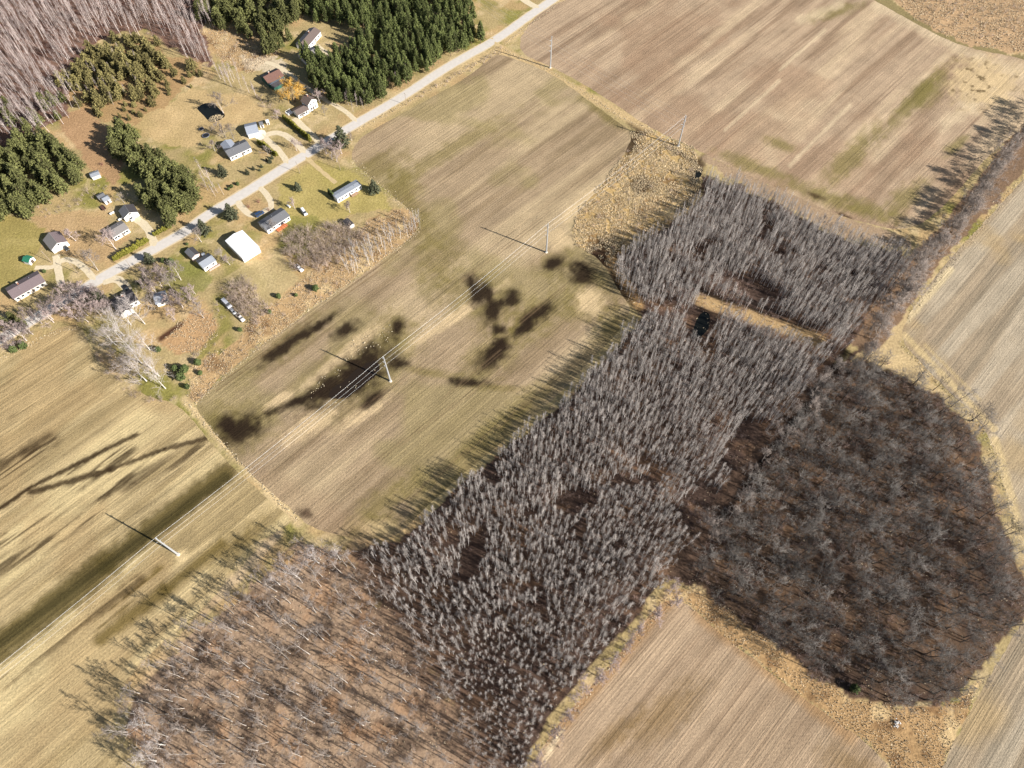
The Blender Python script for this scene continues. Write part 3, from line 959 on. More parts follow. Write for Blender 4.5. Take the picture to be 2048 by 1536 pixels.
need_young = plain('young_pine_needles', (.20, .17, .065), .75, .3, .6, island=.5, objvar=.3, spec=.2)
need_spruce = plain('spruce_needles', (.095, .10, .055), .7, .3, .8, island=.5, objvar=.25, spec=.25)
need_hedge = plain('arborvitae_foliage', (.21, .195, .03), .7, .25, .8, island=.4, objvar=.12, spec=.25)
need_green = plain('juniper_foliage', (.095, .12, .038), .7, .25, .8, island=.45, objvar=.2, spec=.25)
willow_twig = plain('golden_willow_twigs', (.60, .35, .075), .8, .2, .8, island=.35)
willow_bark = plain('willow_bark', (.26, .18, .10), .9, .2, 1.5)
grass_dry = plain('dry_grass_blades', (.53, .425, .28), .9, .15, .3, island=.3, spec=.15)
grass_pale = plain('bleached_grass_blades', (.60, .50, .34), .9, .15, .3, island=.35, spec=.15)
reed_mat = plain('cattail_blades', (.62, .49, .31), .9, .15, .3, island=.3, spec=.15)

class Species:
    def __init__(s, pairs, names, mats):
        s.meshes = [(mesh_np(names[0], a[0], a[1], mats[0]) if a is not None else None, mesh_np(names[1], b[0], b[1], mats[1])) for a, b in pairs]
        s.names = names
        s.firsts = {}
    def plant(s, name, label, cat, group, x, y, k, rz, sc, tilt=(0, 0)):
        root = obj(name, None, None, (x, y, 0), (tilt[0], tilt[1], rz), (sc[0], sc[0], sc[1]))
        tag(root, label, cat, group)
        parts = []
        for nm, me in zip(s.names, s.meshes[k]):
            if me is not None:
                parts.append(obj(nm, me, root))
        s.firsts.setdefault(k, parts)
        return root

def gen(fn, seed, n, *args, **kw):
    out = []
    for i in range(n):
        g = np.random.default_rng(seed + i)
        out.append(fn(g, *args, **kw))
    return out

aspen = Species([aspen_mesh(np.random.default_rng(100 + i), h) for i, h in enumerate((11.5, 12.5, 13.2, 14, 12, 13.6))], ('trunk', 'crown'), (bark_aspen, twig_aspen))
birch = Species([aspen_mesh(np.random.default_rng(200 + i), h, .12, .38, 1.5, 46, 8, .018) for i, h in enumerate((15, 16.5, 17.5, 16, 18))], ('trunk', 'crown'), (bark_birch, twig_birch))
hardwood = Species([branchy_mesh(np.random.default_rng(300 + i), h, .16, .52, 9, 7, 5, 5, .31, .6, .015, jit=.42, wob=.05) for i, h in enumerate((14, 15.5, 17, 15, 18, 14.5))], ('trunk', 'crown'), (bark_hard, twig_hard))
oak = Species([branchy_mesh(np.random.default_rng(400 + i), h, .2, .36, 9, 6, 5, 5, .58, .72, .017) for i, h in enumerate((11.5, 13, 14, 12.5, 13.5, 12))], ('trunk', 'crown'), (bark_oak, twig_oak))
bigtree = Species([branchy_mesh(np.random.default_rng(500 + i), h, .3, .26, 11, 7, 6, 4, .60, .74, .017) for i, h in enumerate((16, 18, 20, 17))], ('trunk', 'crown'), (bark_white, twig_white))
rowtree = Species([branchy_mesh(np.random.default_rng(600 + i), h, .18, .26, 10, 7, 6, 6, .52, .72, .025) for i, h in enumerate((10, 12, 13.5, 11))], ('trunk', 'crown'), (bark_hard, twig_hard))
pine = Species([conifer_mesh(np.random.default_rng(700 + i), h, r, .22, .8, 13, 7, .8, 5, 3, .15) for i, (h, r) in enumerate(((13, 2.5), (14.5, 2.7), (12, 2.3), (15.5, 2.9), (13.6, 2.4)))], ('trunk', 'crown'), (bark_pine, need_pine))
bpine = Species([conifer_mesh(np.random.default_rng(720 + i), h, r, .2, .75, 12, 8, .95, 5, 4, .3) for i, (h, r) in enumerate(((12.5, 3.4), (14, 3.8), (11, 3.1), (13.5, 3.5)))], ('trunk', 'crown'), (bark_pine, need_bushy))
ypine = Species([conifer_mesh(np.random.default_rng(750 + i), h, r, .12, .75, 9, 7, .8, 5, 3, .3) for i, (h, r) in enumerate(((6.0, 1.9), (7.5, 2.2), (4.6, 1.6), (8.5, 2.4)))], ('trunk', 'crown'), (bark_pine, need_young))
spruce = Species([conifer_mesh(np.random.default_rng(780 + i), h, r, .04, .9, 14, 9, .7, 5, 4, .1) for i, (h, r) in enumerate(((9.0, 3.0), (10.5, 3.3), (7.0, 2.4)))], ('trunk', 'crown'), (bark_pine, need_spruce))
shrub = Species([(None, shrub_mesh(np.random.default_rng(800 + i), 2.6, 16, 6, .6)) for i in range(4)], ('stems', 'branches'), (twig_brush, twig_brush))
tshrub = Species([(None, shrub_mesh(np.random.default_rng(820 + i), 3.2, 18, 6, .6)) for i in range(3)], ('stems', 'branches'), (twig_tan, twig_tan))

# ------------------------------------------------------------------ planting
def spots(poly_px, spacing, seed, jitter=.42, keep=None, edge=14):
    W = Pn(poly_px)
    x0, y0 = W[:, :2].min(0)
    x1, y1 = W[:, :2].max(0)
    g = np.random.default_rng(seed)
    gx, gy = np.meshgrid(np.arange(x0, x1, spacing), np.arange(y0, y1, spacing * .87))
    gx = gx + (np.arange(gx.shape[0])[:, None] % 2) * spacing * .5
    x = gx.ravel() + g.uniform(-jitter, jitter, gx.size) * spacing
    y = gy.ravel() + g.uniform(-jitter, jitter, gx.size) * spacing
    px, py = proj(x, y)
    m = inside(px + edge * (fbm(x / 7, y / 7, seed + 5) - .5) * 2, py + edge * (fbm(x / 7, y / 7, seed + 6) - .5) * 2, poly_px)
    if keep is not None:
        m &= keep(px, py, x, y, g)
    return x[m], y[m]

def gn_scatter(name, label, cat, species, x, y, idx, rz, sc, tilt=None):
    """the rest of a stand past three hundred trees: one object of instances"""
    n = len(x)
    me = bpy.data.meshes.new(name)
    me.vertices.add(n)
    me.vertices.foreach_set('co', np.c_[x, y, np.zeros(n)].astype(np.float32).ravel())
    ra = me.attributes.new('rot', 'FLOAT_VECTOR', 'POINT')
    t = np.zeros((n, 2)) if tilt is None else tilt
    ra.data.foreach_set('vector', np.c_[t, rz].astype(np.float32).ravel())
    sa = me.attributes.new('scl', 'FLOAT_VECTOR', 'POINT')
    sa.data.foreach_set('vector', np.c_[sc[:, 0], sc[:, 0], sc[:, 1]].astype(np.float32).ravel())
    ia = me.attributes.new('idx', 'INT', 'POINT')
    ia.data.foreach_set('value', idx.astype(np.int32))
    o = obj(name, me)
    ng = bpy.data.node_groups.new(name, 'GeometryNodeTree')
    ng.interface.new_socket('Geometry', in_out='INPUT', socket_type='NodeSocketGeometry')
    ng.interface.new_socket('Geometry', in_out='OUTPUT', socket_type='NodeSocketGeometry')
    N, L = ng.nodes, ng.links
    gi, go = N.new('NodeGroupInput'), N.new('NodeGroupOutput')
    jall = N.new('GeometryNodeJoinGeometry')
    for k in sorted(species.firsts, reverse=True):
        j = N.new('GeometryNodeJoinGeometry')
        for po in species.firsts[k]:
            oi = N.new('GeometryNodeObjectInfo')
            oi.transform_space = 'ORIGINAL'
            oi.inputs['Object'].default_value = po
            L.new(oi.outputs['Geometry'], j.inputs[0])
        g2 = N.new('GeometryNodeGeometryToInstance')
        L.new(j.outputs[0], g2.inputs[0])
        L.new(g2.outputs[0], jall.inputs[0])
    ip = N.new('GeometryNodeInstanceOnPoints')
    L.new(gi.outputs[0], ip.inputs['Points'])
    L.new(jall.outputs[0], ip.inputs['Instance'])
    ip.inputs['Pick Instance'].default_value = True
    def attr(nm, ty):
        a = N.new('GeometryNodeInputNamedAttribute')
        a.data_type = ty
        a.inputs['Name'].default_value = nm
        return a.outputs['Attribute']
    L.new(attr('idx', 'INT'), ip.inputs['Instance Index'])
    er = N.new('FunctionNodeEulerToRotation')
    L.new(attr('rot', 'FLOAT_VECTOR'), er.inputs[0])
    L.new(er.outputs[0], ip.inputs['Rotation'])
    L.new(attr('scl', 'FLOAT_VECTOR'), ip.inputs['Scale'])
    L.new(ip.outputs[0], go.inputs[0])
    md = o.modifiers.new('scatter', 'NODES')
    md.node_group = ng
    return tag(o, label, cat, None, 'stuff')

def stand(name, species, x, y, label, cat, group, rest_label, seed, limit=300, smin=.8, smax=1.15, vary=.1, tilt=.03, rest_name=None, sfn=None):
    """the nearest trees one by one, the rest (if any) as one mass"""
    g = np.random.default_rng(seed)
    px, py = proj(x, y)
    vis = (px > -40) & (px < 2090) & (py > -70) & (py < 1600)
    dist = np.hypot(x, y) + np.where(vis, 0, 1e4)
    order = np.argsort(dist)
    x, y = x[order], y[order]
    n = len(x)
    nk = len(species.meshes)
    k = g.integers(0, nk, n)
    k[:nk] = np.arange(nk)[:n]
    rz = g.random(n) * 2 * np.pi
    s = g.uniform(smin, smax, n)
    if sfn is not None:
        s = s * sfn(*proj(x, y))
    sc = np.c_[s * g.uniform(1 - vary, 1 + vary, n), s]
    ti = g.normal(0, tilt, (n, 2))
    m = min(limit, n)
    for i in range(m):
        species.plant(name, label, cat, group, x[i], y[i], int(k[i]), rz[i], sc[i], ti[i])
    if n > m:
        gn_scatter(rest_name or name + '_mass', rest_label, cat, species, x[m:], y[m:], k[m:], rz[m:], sc[m:], ti[m:])
    return n

def not_in(*blobs):
    def f(px, py, x, y, g):
        m = np.ones(len(px), bool)
        for b in blobs:
            if len(b) == 6:
                m &= seg(px, py, b[0], b[1], b[2], b[3], b[4], soft=.2, rough=.3) < .5
            else:
                m &= blob(px, py, *b, soft=.2, rough=.3) < .5
        # loose texture of openings
        return m
    return f

counts = {}
# aspens
def aspen_keep(px, py, x, y, g):
    m = not_in((1402, 650, 30, 42, 20), (1400, 600, 1640, 690, 13, 0), (1290, 620, 1400, 640, 10, 0), (1500, 590, 60, 26, 20), (1235, 505, 10, 10, 0), (1150, 1010, 40, 22, -20), (1490, 900, 60, 36, -50), (1390, 1020, 50, 30, -50), (945, 1120, 20, 60, 25), (1560, 660, 80, 20, 20), (1430, 355, 26, 14, 30))(px, py, x, y, g)
    gaps = fbm(x / 9, y / 9, 301) > .68
    edge = seg(px, py, 1760, 640, 1100, 1480, 34, soft=.3, rough=.5) > .5
    west = seg(px, py, 700, 1090, 985, 1570, 46, soft=.9, rough=.8)
    return m & ~gaps & ~(edge & (g.random(len(x)) < .72)) & (g.random(len(x)) > west * .8)
x, y = spots(ASPEN, 1.95, 11, jitter=.5, keep=aspen_keep)
counts['aspen'] = stand('aspen_tree', aspen, x, y, 'slender bare grey aspen in the crowded stand along the brown wet field', 'tree', 'aspens of the crowded stand',
      'the farther bare grey aspens of the crowded stand, too many to count', 12, smin=.56, smax=.88, tilt=.045, rest_name='aspen_stand',
      sfn=lambda px, py: .82 + .4 * fbm(px / 60, py / 60, 303) - .18 * (blob(px, py, 1010, 1400, 120, 130, 0, rough=0) > .5))
# hardwoods lower left
x, y = spots(HARDWOOD, 5.8, 21, jitter=.5)
x2, y2 = spots([(690, 1100), (750, 1105), (840, 1230), (920, 1330), (990, 1440), (1030, 1560), (960, 1560), (860, 1330), (780, 1230)], 6.5, 23, jitter=.5)
x, y = np.concatenate([x, x2]), np.concatenate([y, y2])
counts['hardwood'] = stand('hardwood_tree', hardwood, x, y, 'tall thin bare hardwood on the rust-brown leaf-strewn floor beside the hay field', 'tree', 'hardwoods on the leaf-strewn floor',
      'the farther bare hardwoods on the leaf-strewn floor', 22, smin=.75, smax=1.2, tilt=.05, rest_name='hardwood_stand')
# oaks
x, y = spots(OAK, 5.6, 31, jitter=.5)
counts['oak'] = stand('oak_tree', oak, x, y, 'dark spreading bare oak in the round dusky wood beyond the ditch', 'tree', 'oaks of the round dusky wood',
      'the farther dark oaks of the round wood', 32, smin=.65, smax=1.15, tilt=.05, rest_name='oak_stand')
# north wood
def nw_keep(px, py, x, y, g):
    return (fbm(x / 12, y / 12, 311) < .68) & (px < 520)
x, y = spots(NORTHWOOD, 4.5, 41, jitter=.5, keep=nw_keep, edge=60)
counts['birch'] = stand('birch_tree', birch, x, y, 'tall pale pinkish-grey bare birch in the wood behind the young pines', 'tree', 'birches behind the young pines',
      'the farther pale bare birches of the wood behind the young pines', 42, smin=.6, smax=1.05, tilt=.06, rest_name='birch_wood')
# pines
PLANT = [(655, 205), (680, 225), (745, 212), (800, 182), (880, 134), (965, 90), (968, 70), (940, 30), (925, -60), (560, -60), (600, 20), (640, 50), (690, 60), (715, 95), (690, 118), (640, 122), (612, 128), (600, 145), (640, 190)]
x, y = spots(PLANT, 4.7, 51, jitter=.36, keep=lambda px, py, x, y, g: (fbm(x / 10, y / 10, 321) < .7))
counts['pine'] = stand('pine_tree', pine, x, y, 'deep green plantation pine in the dense block along the road', 'tree', 'pines of the dense block along the road',
      'the farther deep green pines of the dense block', 52, limit=35, smin=.72, smax=1.08, vary=.2, rest_name='pine_plantation')
for lab, grp, poly, sp_, seed, lo, hi in [
    ('bushy green pine in the thick grove behind the small sheds', 'pines behind the small sheds', [(-20, 310), (60, 285), (95, 268), (125, 290), (165, 335), (185, 360), (150, 385), (110, 405), (60, 445), (20, 450), (-20, 430)], 6.2, 61, .8, 1.05),
    ('bushy green pine in the belt between the brown clearing and the road', 'pines of the belt by the brown clearing', [(225, 265), (262, 282), (300, 310), (355, 338), (400, 370), (412, 410), (385, 432), (345, 452), (312, 440), (296, 405), (312, 378), (275, 345), (240, 310)], 4.9, 62, .75, 1.05),
    ('green pine in the loose row above the overgrown brown clearing', 'pines above the overgrown clearing', [(398, -30), (640, -30), (615, 20), (592, 45), (577, 88), (556, 112), (525, 104), (500, 74), (445, 60), (402, 56)], 6.2, 63, .7, 1.0),
]:
    x, y = spots(poly, sp_, seed)
    counts[grp] = stand('pine_tree', bpine, x, y, lab, 'tree', grp, '', seed, limit=120, smin=lo, smax=hi, vary=.15)
x, y = spots([(110, 180), (140, 150), (190, 110), (240, 95), (300, 85), (325, 115), (330, 165), (290, 200), (240, 220), (205, 230), (160, 205)], 4.7, 64, jitter=.5, edge=40, keep=lambda px, py, x, y, g: fbm(x / 9, y / 9, 331) < .64)
counts['ypine'] = stand('young_pine', ypine, x, y, 'yellow-green young pine in the thicket between the birch wood and the pond lawn', 'tree', 'young pines by the birch wood', '', 65, limit=160, smin=.9, smax=1.35, vary=.2)
x, y = spots([(200, 236), (240, 220), (330, 155), (400, 125), (410, 145), (385, 178), (320, 208), (260, 248), (215, 250)], 6.5, 66)
counts['ypine2'] = stand('young_pine', ypine, x, y, 'small scattered yellow-green pine at the edge of the pond lawn', 'tree', 'small pines at the pond lawn', '', 67, limit=80, smin=.5, smax=.9, vary=.25)

# ------------------------------------------------------------------ houses
glass = plain('window_glass', (.03, .035, .04), .12, .1, 1, spec=.6)
white_wall = plain('white_siding', (.80, .79, .76), .7, .06, 1.5)
cream_wall = plain('cream_siding', (.66, .60, .52), .75, .08, 1.5)
pink_wall = plain('weathered_pink_siding', (.60, .46, .40), .8, .12, 2)
white_trim = plain('white_trim', (.82, .81, .78), .6, .05, 3)
green_wall = plain('dark_green_siding', (.03, .10, .075), .7, .15, 2)
garage_door = plain('garage_door_panel', (.74, .73, .70), .6, .05, 2)
door_mat = plain('dark_door_paint', (.10, .075, .06), .6, .1, 2)
brick_mat = plain('chimney_brick', (.26, .12, .08), .9, .2, 6)
deck_wood = plain('deck_boards', (.34, .22, .14), .85, .2, 3, island=.15)
orange_wood = plain('orange_stained_boards', (.52, .17, .07), .8, .15, 3, island=.15)
grey_roof = plain('grey_shingles', (.135, .135, .14), .9, .16, 2.5)
dark_roof = plain('charcoal_shingles', (.055, .05, .052), .9, .2, 2.5)
brown_roof = plain('brown_shingles', (.14, .105, .09), .9, .16, 2.5)
red_roof = plain('rusty_brown_roof', (.16, .085, .065), .8, .2, 2)
purple_roof = plain('mauve_brown_shingles', (.17, .13, .13), .9, .2, 2.5)
taupe_roof = plain('taupe_shingles', (.22, .20, .185), .9, .12, 2.5)
metal_roof = plain('pale_metal_roof', (.33, .35, .38), .45, .08, 1.2, metallic=.2)
white_roof = plain('white_metal_roof', (.84, .85, .86), .5, .04, .8)
green_roof = plain('green_metal_roof', (.03, .17, .10), .5, .12, 2)
slate_roof = plain('blue_grey_shingles', (.27, .29, .33), .85, .18, 2.5)

def facade(root, wall_mesh_len, side, y, eave, wins, doors):
    """windows and doors on a long wall at distance y from the ridge line; side is +1 / -1"""
    for t in wins:
        x0 = t
        fr = MB()
        w, hgt, zs = .62, 1.05, 1.0
        ya, yb = sorted((y * side, (y + .05) * side))
        for bx in ((x0 - w - .09, x0 - w, zs - .09, zs + hgt + .09), (x0 + w, x0 + w + .09, zs - .09, zs + hgt + .09), (x0 - w, x0 + w, zs - .09, zs), (x0 - w, x0 + w, zs + hgt, zs + hgt + .09)):
            fr.box(bx[0], bx[1], ya, yb, bx[2], bx[3])
        f = fr.build('window', white_trim, root)
        ya, yb = sorted((y * side, (y + .025) * side))
        MB().box(x0 - w, x0 + w, ya, yb, zs, zs + hgt).build('pane', glass, f)
    for t, dm, w, hh in doors:
        ya, yb = sorted((y * side, (y + .045) * side))
        d = MB().box(t - w / 2, t + w / 2, ya, yb, .12, .12 + hh).build('door', dm, root)
        yc, yd = sorted(((y + .045) * side, (y + .10) * side))
        MB().box(t + w / 2 - .16, t + w / 2 - .08, yc, yd, 1.05, 1.13).build('handle', glass, d)

def gable_face(root, x, sgn, wins, door=None, zs=1.0):
    for yy, z0 in wins:
        xa, xb = sorted((x, x + .05 * sgn))
        fr = MB()
        w, hg = .5, .95
        for b in ((yy - w - .08, yy - w, z0 - .08, z0 + hg + .08), (yy + w, yy + w + .08, z0 - .08, z0 + hg + .08), (yy - w, yy + w, z0 - .08, z0), (yy - w, yy + w, z0 + hg, z0 + hg + .08)):
            fr.box(xa, xb, b[0], b[1], b[2], b[3])
        f = fr.build('window', white_trim, root)
        xa, xb = sorted((x, x + .025 * sgn))
        MB().box(xa, xb, yy - w, yy + w, z0, z0 + hg).build('pane', glass, f)
    if door:
        yy, w, hg, m = door
        xa, xb = sorted((x, x + .045 * sgn))
        d = MB().box(xa, xb, yy - w / 2, yy + w / 2, .05, .05 + hg).build('garage_door' if w > 2 else 'door', m, root)
        if w > 2:
            xa, xb = sorted((x + .045 * sgn, x + .06 * sgn))
            for i in range(1, 4):
                MB().box(xa, xb, yy - w / 2 + .05, yy + w / 2 - .05, .05 + hg * i / 4 - .02, .05 + hg * i / 4 + .02).build('panel_joint', grey_roof, d)

def gabled(root, L, W, eave, pitch, wall_m, roof_m, over=.35, roof_m2=None, x=0.0, y=0.0, rz=0.0, ribs=0, base=0.0):
    """walls with gables and a two-slope roof, ridge along local x"""
    hw = W / 2
    zr = eave + hw * pitch
    M = Matrix.Translation((x, y, 0)) @ Matrix.Rotation(rz, 4, 'Z')
    wl_ = MB().prism([(-hw, base), (hw, base), (hw, eave), (0, zr - .02), (-hw, eave)], -L / 2, L / 2).build('wall', wall_m, root)
    wl_.matrix_local = M
    th = .14
    for sgn, mt in ((-1, roof_m), (1, roof_m2 or roof_m)):
        ye = (hw + over) * sgn
        ze = eave - over * pitch
        prof = [(0, zr), (ye, ze), (ye, ze + th), (0, zr + th)]
        if sgn > 0:
            prof = prof
        else:
            prof = prof[::-1]
        rf = MB().prism(prof, -L / 2 - over, L / 2 + over).build('roof_slope', mt, root)
        rf.matrix_local = M
        for i in range(ribs):
            xx = -L / 2 - over + (i + .5) * (L + 2 * over) / ribs
            rb = MB().prism([(0 + .02 * sgn, zr + th), (ye, ze + th), (ye, ze + th + .05), (0 + .02 * sgn, zr + th + .05)][::sgn], xx - .03, xx + .03).build('rib', mt, rf)
    rc = MB().prism([(-.16, zr + th - .16 * pitch + .012), (.16, zr + th - .16 * pitch + .012), (0, zr + th + .03)], -L / 2 - over, L / 2 + over).build('ridge_cap', roof_m, root)
    rc.matrix_local = M
    return zr

def house(name, label, r0, r1, W, eave, pitch, wall_m, roof_m, cat='house', roof_m2=None, over=.35, wins=(), wins_b=(), doors=(), gable0=None, gable1=None, chimney=None, ribs=0, vents=0, group=None):
    zr = eave + W / 2 * pitch + .14
    a, b = P(*r0, z=zr), P(*r1, z=zr)
    L = (b - a).length - 2 * over
    c = (a + b) / 2
    rz = math.atan2(b.y - a.y, b.x - a.x)
    root = thing(name, label, cat, (c.x, c.y, 0), rz, group)
    gabled(root, L, W, eave, pitch, wall_m, roof_m, over, roof_m2, ribs=ribs)
    hw = W / 2
    facade(root, L, -1, hw, eave, [w * L / 2 for w in wins], [(t * L / 2, m, w, h) for t, m, w, h in doors])
    facade(root, L, 1, hw, eave, [w * L / 2 for w in wins_b], [])
    if gable1:
        gable_face(root, L / 2, 1, gable1.get('wins', ()), gable1.get('door'))
    if gable0:
        gable_face(root, -L / 2, -1, gable0.get('wins', ()), gable0.get('door'))
    if chimney is not None:
        cx, cy = chimney
        zc = eave + (hw - abs(cy)) * pitch
        ch = MB().box(cx * L / 2 - .35, cx * L / 2 + .35, cy - .3, cy + .3, zc - .6, zr + .8).build('chimney', brick_mat, root)
        MB().box(cx * L / 2 - .42, cx * L / 2 + .42, cy - .37, cy + .37, zr + .8, zr + .92).build('cap', concrete, ch)
    for i in range(vents):
        xx = (i - (vents - 1) / 2) * L / (vents + .5)
        yv = hw * .35 * (1 if i % 2 else -1)
        zv = eave + (hw - abs(yv)) * pitch + .1
        MB().stick((xx, yv, zv), (xx, yv, zv + .45), .12, .12, 8).build('vent_pipe', metal_roof, root)
    return root, L, W

DR = (.15, door_mat, .95, 2.05)
house('ranch_house', 'long white ranch house with mauve roof half shaded, at the end of the looping drive', (14, 583), (79, 547), 8.2, 2.8, .36, cream_wall, purple_roof, wins=(-.8, -.5, -.15, .45, .75), wins_b=(-.6, 0, .6), doors=(DR,), gable1={'wins': ((-2, 1), (2, 1))}, chimney=(-.3, 1.2), vents=2)
house('garage', 'white garage with two-tone taupe roof and wide white gable beside a black car', (97, 465), (114, 486), 8.0, 2.9, .5, white_wall, taupe_roof, cat='garage', roof_m2=purple_roof, gable1={'door': (0, 4.8, 2.3, garage_door), 'wins': ((0, 3.1),)}, wins=(0,), wins_b=(0,))
house('shed', 'small white shed with a green metal roof on the open lawn', (46, 513), (60, 517), 3.6, 2.2, .5, white_wall, green_roof, cat='shed', over=.2, gable1={'door': (0, 1.6, 1.9, door_mat)}, ribs=8)
house('bungalow', 'white bungalow with pale grey roof behind the long yellow-green hedge', (215, 464.5), (248, 445), 7.0, 2.8, .30, white_wall, taupe_roof, wins=(-.75, -.4, .35, .7), wins_b=(-.5, .5), doors=(DR,), gable1={'wins': ((0, 1),)}, vents=2)
house('garage', 'white garage with dark grey roof at the head of the gravel drive', (248, 409), (258, 425), 7.2, 2.8, .5, white_wall, grey_roof, cat='garage', roof_m2=dark_roof, gable1={'door': (-.8, 3.2, 2.2, garage_door), 'wins': ((0, 3.0),)})
house('shed', 'small pale-roofed shed, the front one of the pair before the pine grove', (203, 397.5), (216, 391), 3.6, 2.2, .4, white_wall, metal_roof, cat='shed', over=.2, ribs=6, doors=((0, door_mat, 1.0, 1.8),))
house('shed', 'low grey-roofed shed, the rear one of the pair before the pine grove', (193, 393), (207, 385.5), 3.4, 2.0, .35, cream_wall, grey_roof, cat='shed', over=.2, doors=((0, door_mat, 1.0, 1.7),))
house('shed', 'narrow weathered metal-roofed shed tucked against the pine grove', (179, 349), (197, 342.5), 3.6, 2.1, .3, cream_wall, metal_roof, cat='shed', over=.25, ribs=9)
r_, L_, W_ = house('ranch_house', 'grey-roofed L-shaped house with a white front beside the leafless shade trees', (450, 302), (494, 282), 7.6, 2.8, .38, white_wall, grey_roof, wins=(-.8, -.45, .3, .7), wins_b=(.5,), doors=(DR,), gable1={'wins': ((0, 1),)}, vents=2)
gabled(r_, 6.4, 6.0, 2.8, .38, white_wall, slate_roof, .3, x=-L_ / 2 + 3.4, y=4.9, rz=math.pi / 2)
house('garage', 'pale blue-grey roofed garage by the bright concrete forecourt', (489, 254), (513, 248), 8.4, 2.9, .4, white_wall, slate_roof, cat='garage', gable1={'wins': ((0, 1.2),)}, doors=((-.35, garage_door, 2.8, 2.2), (.35, garage_door, 2.8, 2.2)))
house('shed', 'small grey-roofed shed with white front beside the pale garage', (517, 245), (525, 243), 3.2, 2.1, .4, white_wall, grey_roof, cat='shed', over=.2, doors=((0, door_mat, 1.0, 1.8),))
house('shed', 'tiny white shed, last in line from the pale garage', (531, 241), (537, 239.5), 2.2, 1.9, .3, white_wall, white_roof, cat='shed', over=.15, doors=((0, door_mat, .8, 1.6),))
r_, L_, W_ = house('farm_house', 'dark house with a rusty brown front roof slope and green porch under the golden willow', (526, 154), (558, 138), 8.6, 3.0, .42, green_wall, red_roof, roof_m2=dark_roof, wins=(-.6, 0, .6), wins_b=(-.4, .4), chimney=(-.2, .8))
gabled(r_, L_ * .82, 4.6, 2.3, .32, green_wall, dark_roof, .3, roof_m2=slate_roof, x=-.5, y=-6.4)
r_, L_, W_ = house('farm_house', 'white two-storey house with brown roof, its windowed gable facing the road', (608, 189), (623, 198.5), 6.2, 5.0, .62, white_wall, brown_roof, roof_m2=brown_roof, gable1={'wins': ((-1.5, 1.0), (1.5, 1.0), (-1.2, 3.7), (1.2, 3.7)), 'door': (0, .95, 2.05, door_mat)}, chimney=(-.3, .4))
a_ = P(590, 221, 3.6)
r2_, L2_, W2_ = house('house_wing', 'low brown-roofed wing running from the white two-storey house to its porch', (588, 221.5), (611, 209.5), 5.6, 2.6, .4, white_wall, brown_roof, cat='house', wins=(-.5, .1, .6), wins_b=(0,), doors=((-.2, door_mat, .95, 2.05),))
dk = thing('porch', 'small white railed porch at the end of the brown-roofed wing', 'porch', P(579, 226)[:], R(45))
MB().box(-1.6, 1.6, -1.5, 1.5, 0, .35).build('deck', white_trim, dk)
for sx in (-1.5, 1.5):
    for sy in (-1.4, 1.4):
        MB().box(sx - .06, sx + .06, sy - .06, sy + .06, .35, 1.35).build('post', white_trim, dk)
for sy in (-1.4, 1.4):
    MB().box(-1.43, 1.43, sy - .04, sy + .04, 1.2, 1.3).build('rail', white_trim, dk)
house('ranch_house', 'white-fronted house with half grey half brown roof in the clearing of the pine block', (601, 86), (629, 54), 7.6, 3.0, .4, white_wall, brown_roof, roof_m2=grey_roof, wins=(-.7, -.3, .2, .6), wins_b=(-.4, .4), doors=(DR,), gable0={'wins': ((0, 1),)}, chimney=(.3, .6))
house('garage', 'wide grey-roofed garage half hidden by the pine boughs', (601, 110), (636, 94), 9.5, 3.0, .36, cream_wall, taupe_roof, cat='garage', roof_m2=grey_roof, gable1={'door': (1.2, 4.2, 2.3, garage_door)}, wins=(-.4, .4))
r_, L_, W_ = house('mobile_home', 'long narrow white mobile home with silver roof, cedars at one end', (668, 392), (717, 363), 4.6, 2.9, .16, white_wall, metal_roof, cat='mobile home', over=.15, wins=(-.85, -.6, -.3, .2, .55, .85), wins_b=(-.5, .5), doors=((0, door_mat, .95, 2.0),), vents=3, ribs=14)
dk = MB().box(.2, 4.2, -4.1, -2.32, .35, .5).build('deck', deck_wood, r_)
for xx in (.3, 2.2, 4.1):
    MB().box(xx - .06, xx + .06, -4.08, -3.96, -.02, 1.3).build('post', deck_wood, dk)
MB().box(.2, 4.2, -4.06, -3.98, 1.3, 1.38).build('rail', deck_wood, dk)
r_, L_, W_ = house('ranch_house', 'grey-roofed ranch house with an orange deck and a blue car behind', (522, 449), (569, 419), 7.4, 2.9, .36, white_wall, grey_roof, wins=(-.75, -.4, .05, .5, .85), wins_b=(-.5, .5), doors=((.28, glass, 1.8, 2.05),), gable0={'wins': ((0, 1),)}, vents=3)
dk = MB().box(-2.6, 3.4, -6.2, -3.75, .2, .38).build('deck', orange_wood, r_)
for i in range(9):
    MB().box(-2.58, 3.38, -6.18 + i * .27, -5.95 + i * .27, .384, .41).build('board', orange_wood, dk)
for xx in (-2.5, -1.0, .5, 2.0, 3.3):
    MB().box(xx - .06, xx + .06, -6.18, -6.06, .36, 1.35).build('post', orange_wood, dk)
MB().box(-2.56, 3.36, -6.16, -6.08, 1.35, 1.42).build('rail', orange_wood, dk)
house('pole_barn', 'big white metal barn with a bright white low-pitched roof', (466, 468), (500, 502), 9.6, 3.8, .2, white_wall, white_roof, cat='barn', over=.2, ribs=16, gable1={'door': (0, 4.2, 3.2, garage_door), 'wins': ()})
house('shed', 'narrow charcoal-roofed shed with a pinkish front beside the larger grey shed', (375.5, 496), (390, 509.5), 4.4, 2.4, .36, pink_wall, grey_roof, cat='shed', roof_m2=dark_roof, over=.2, gable1={'door': (0, 2.4, 2.0, white_trim)})
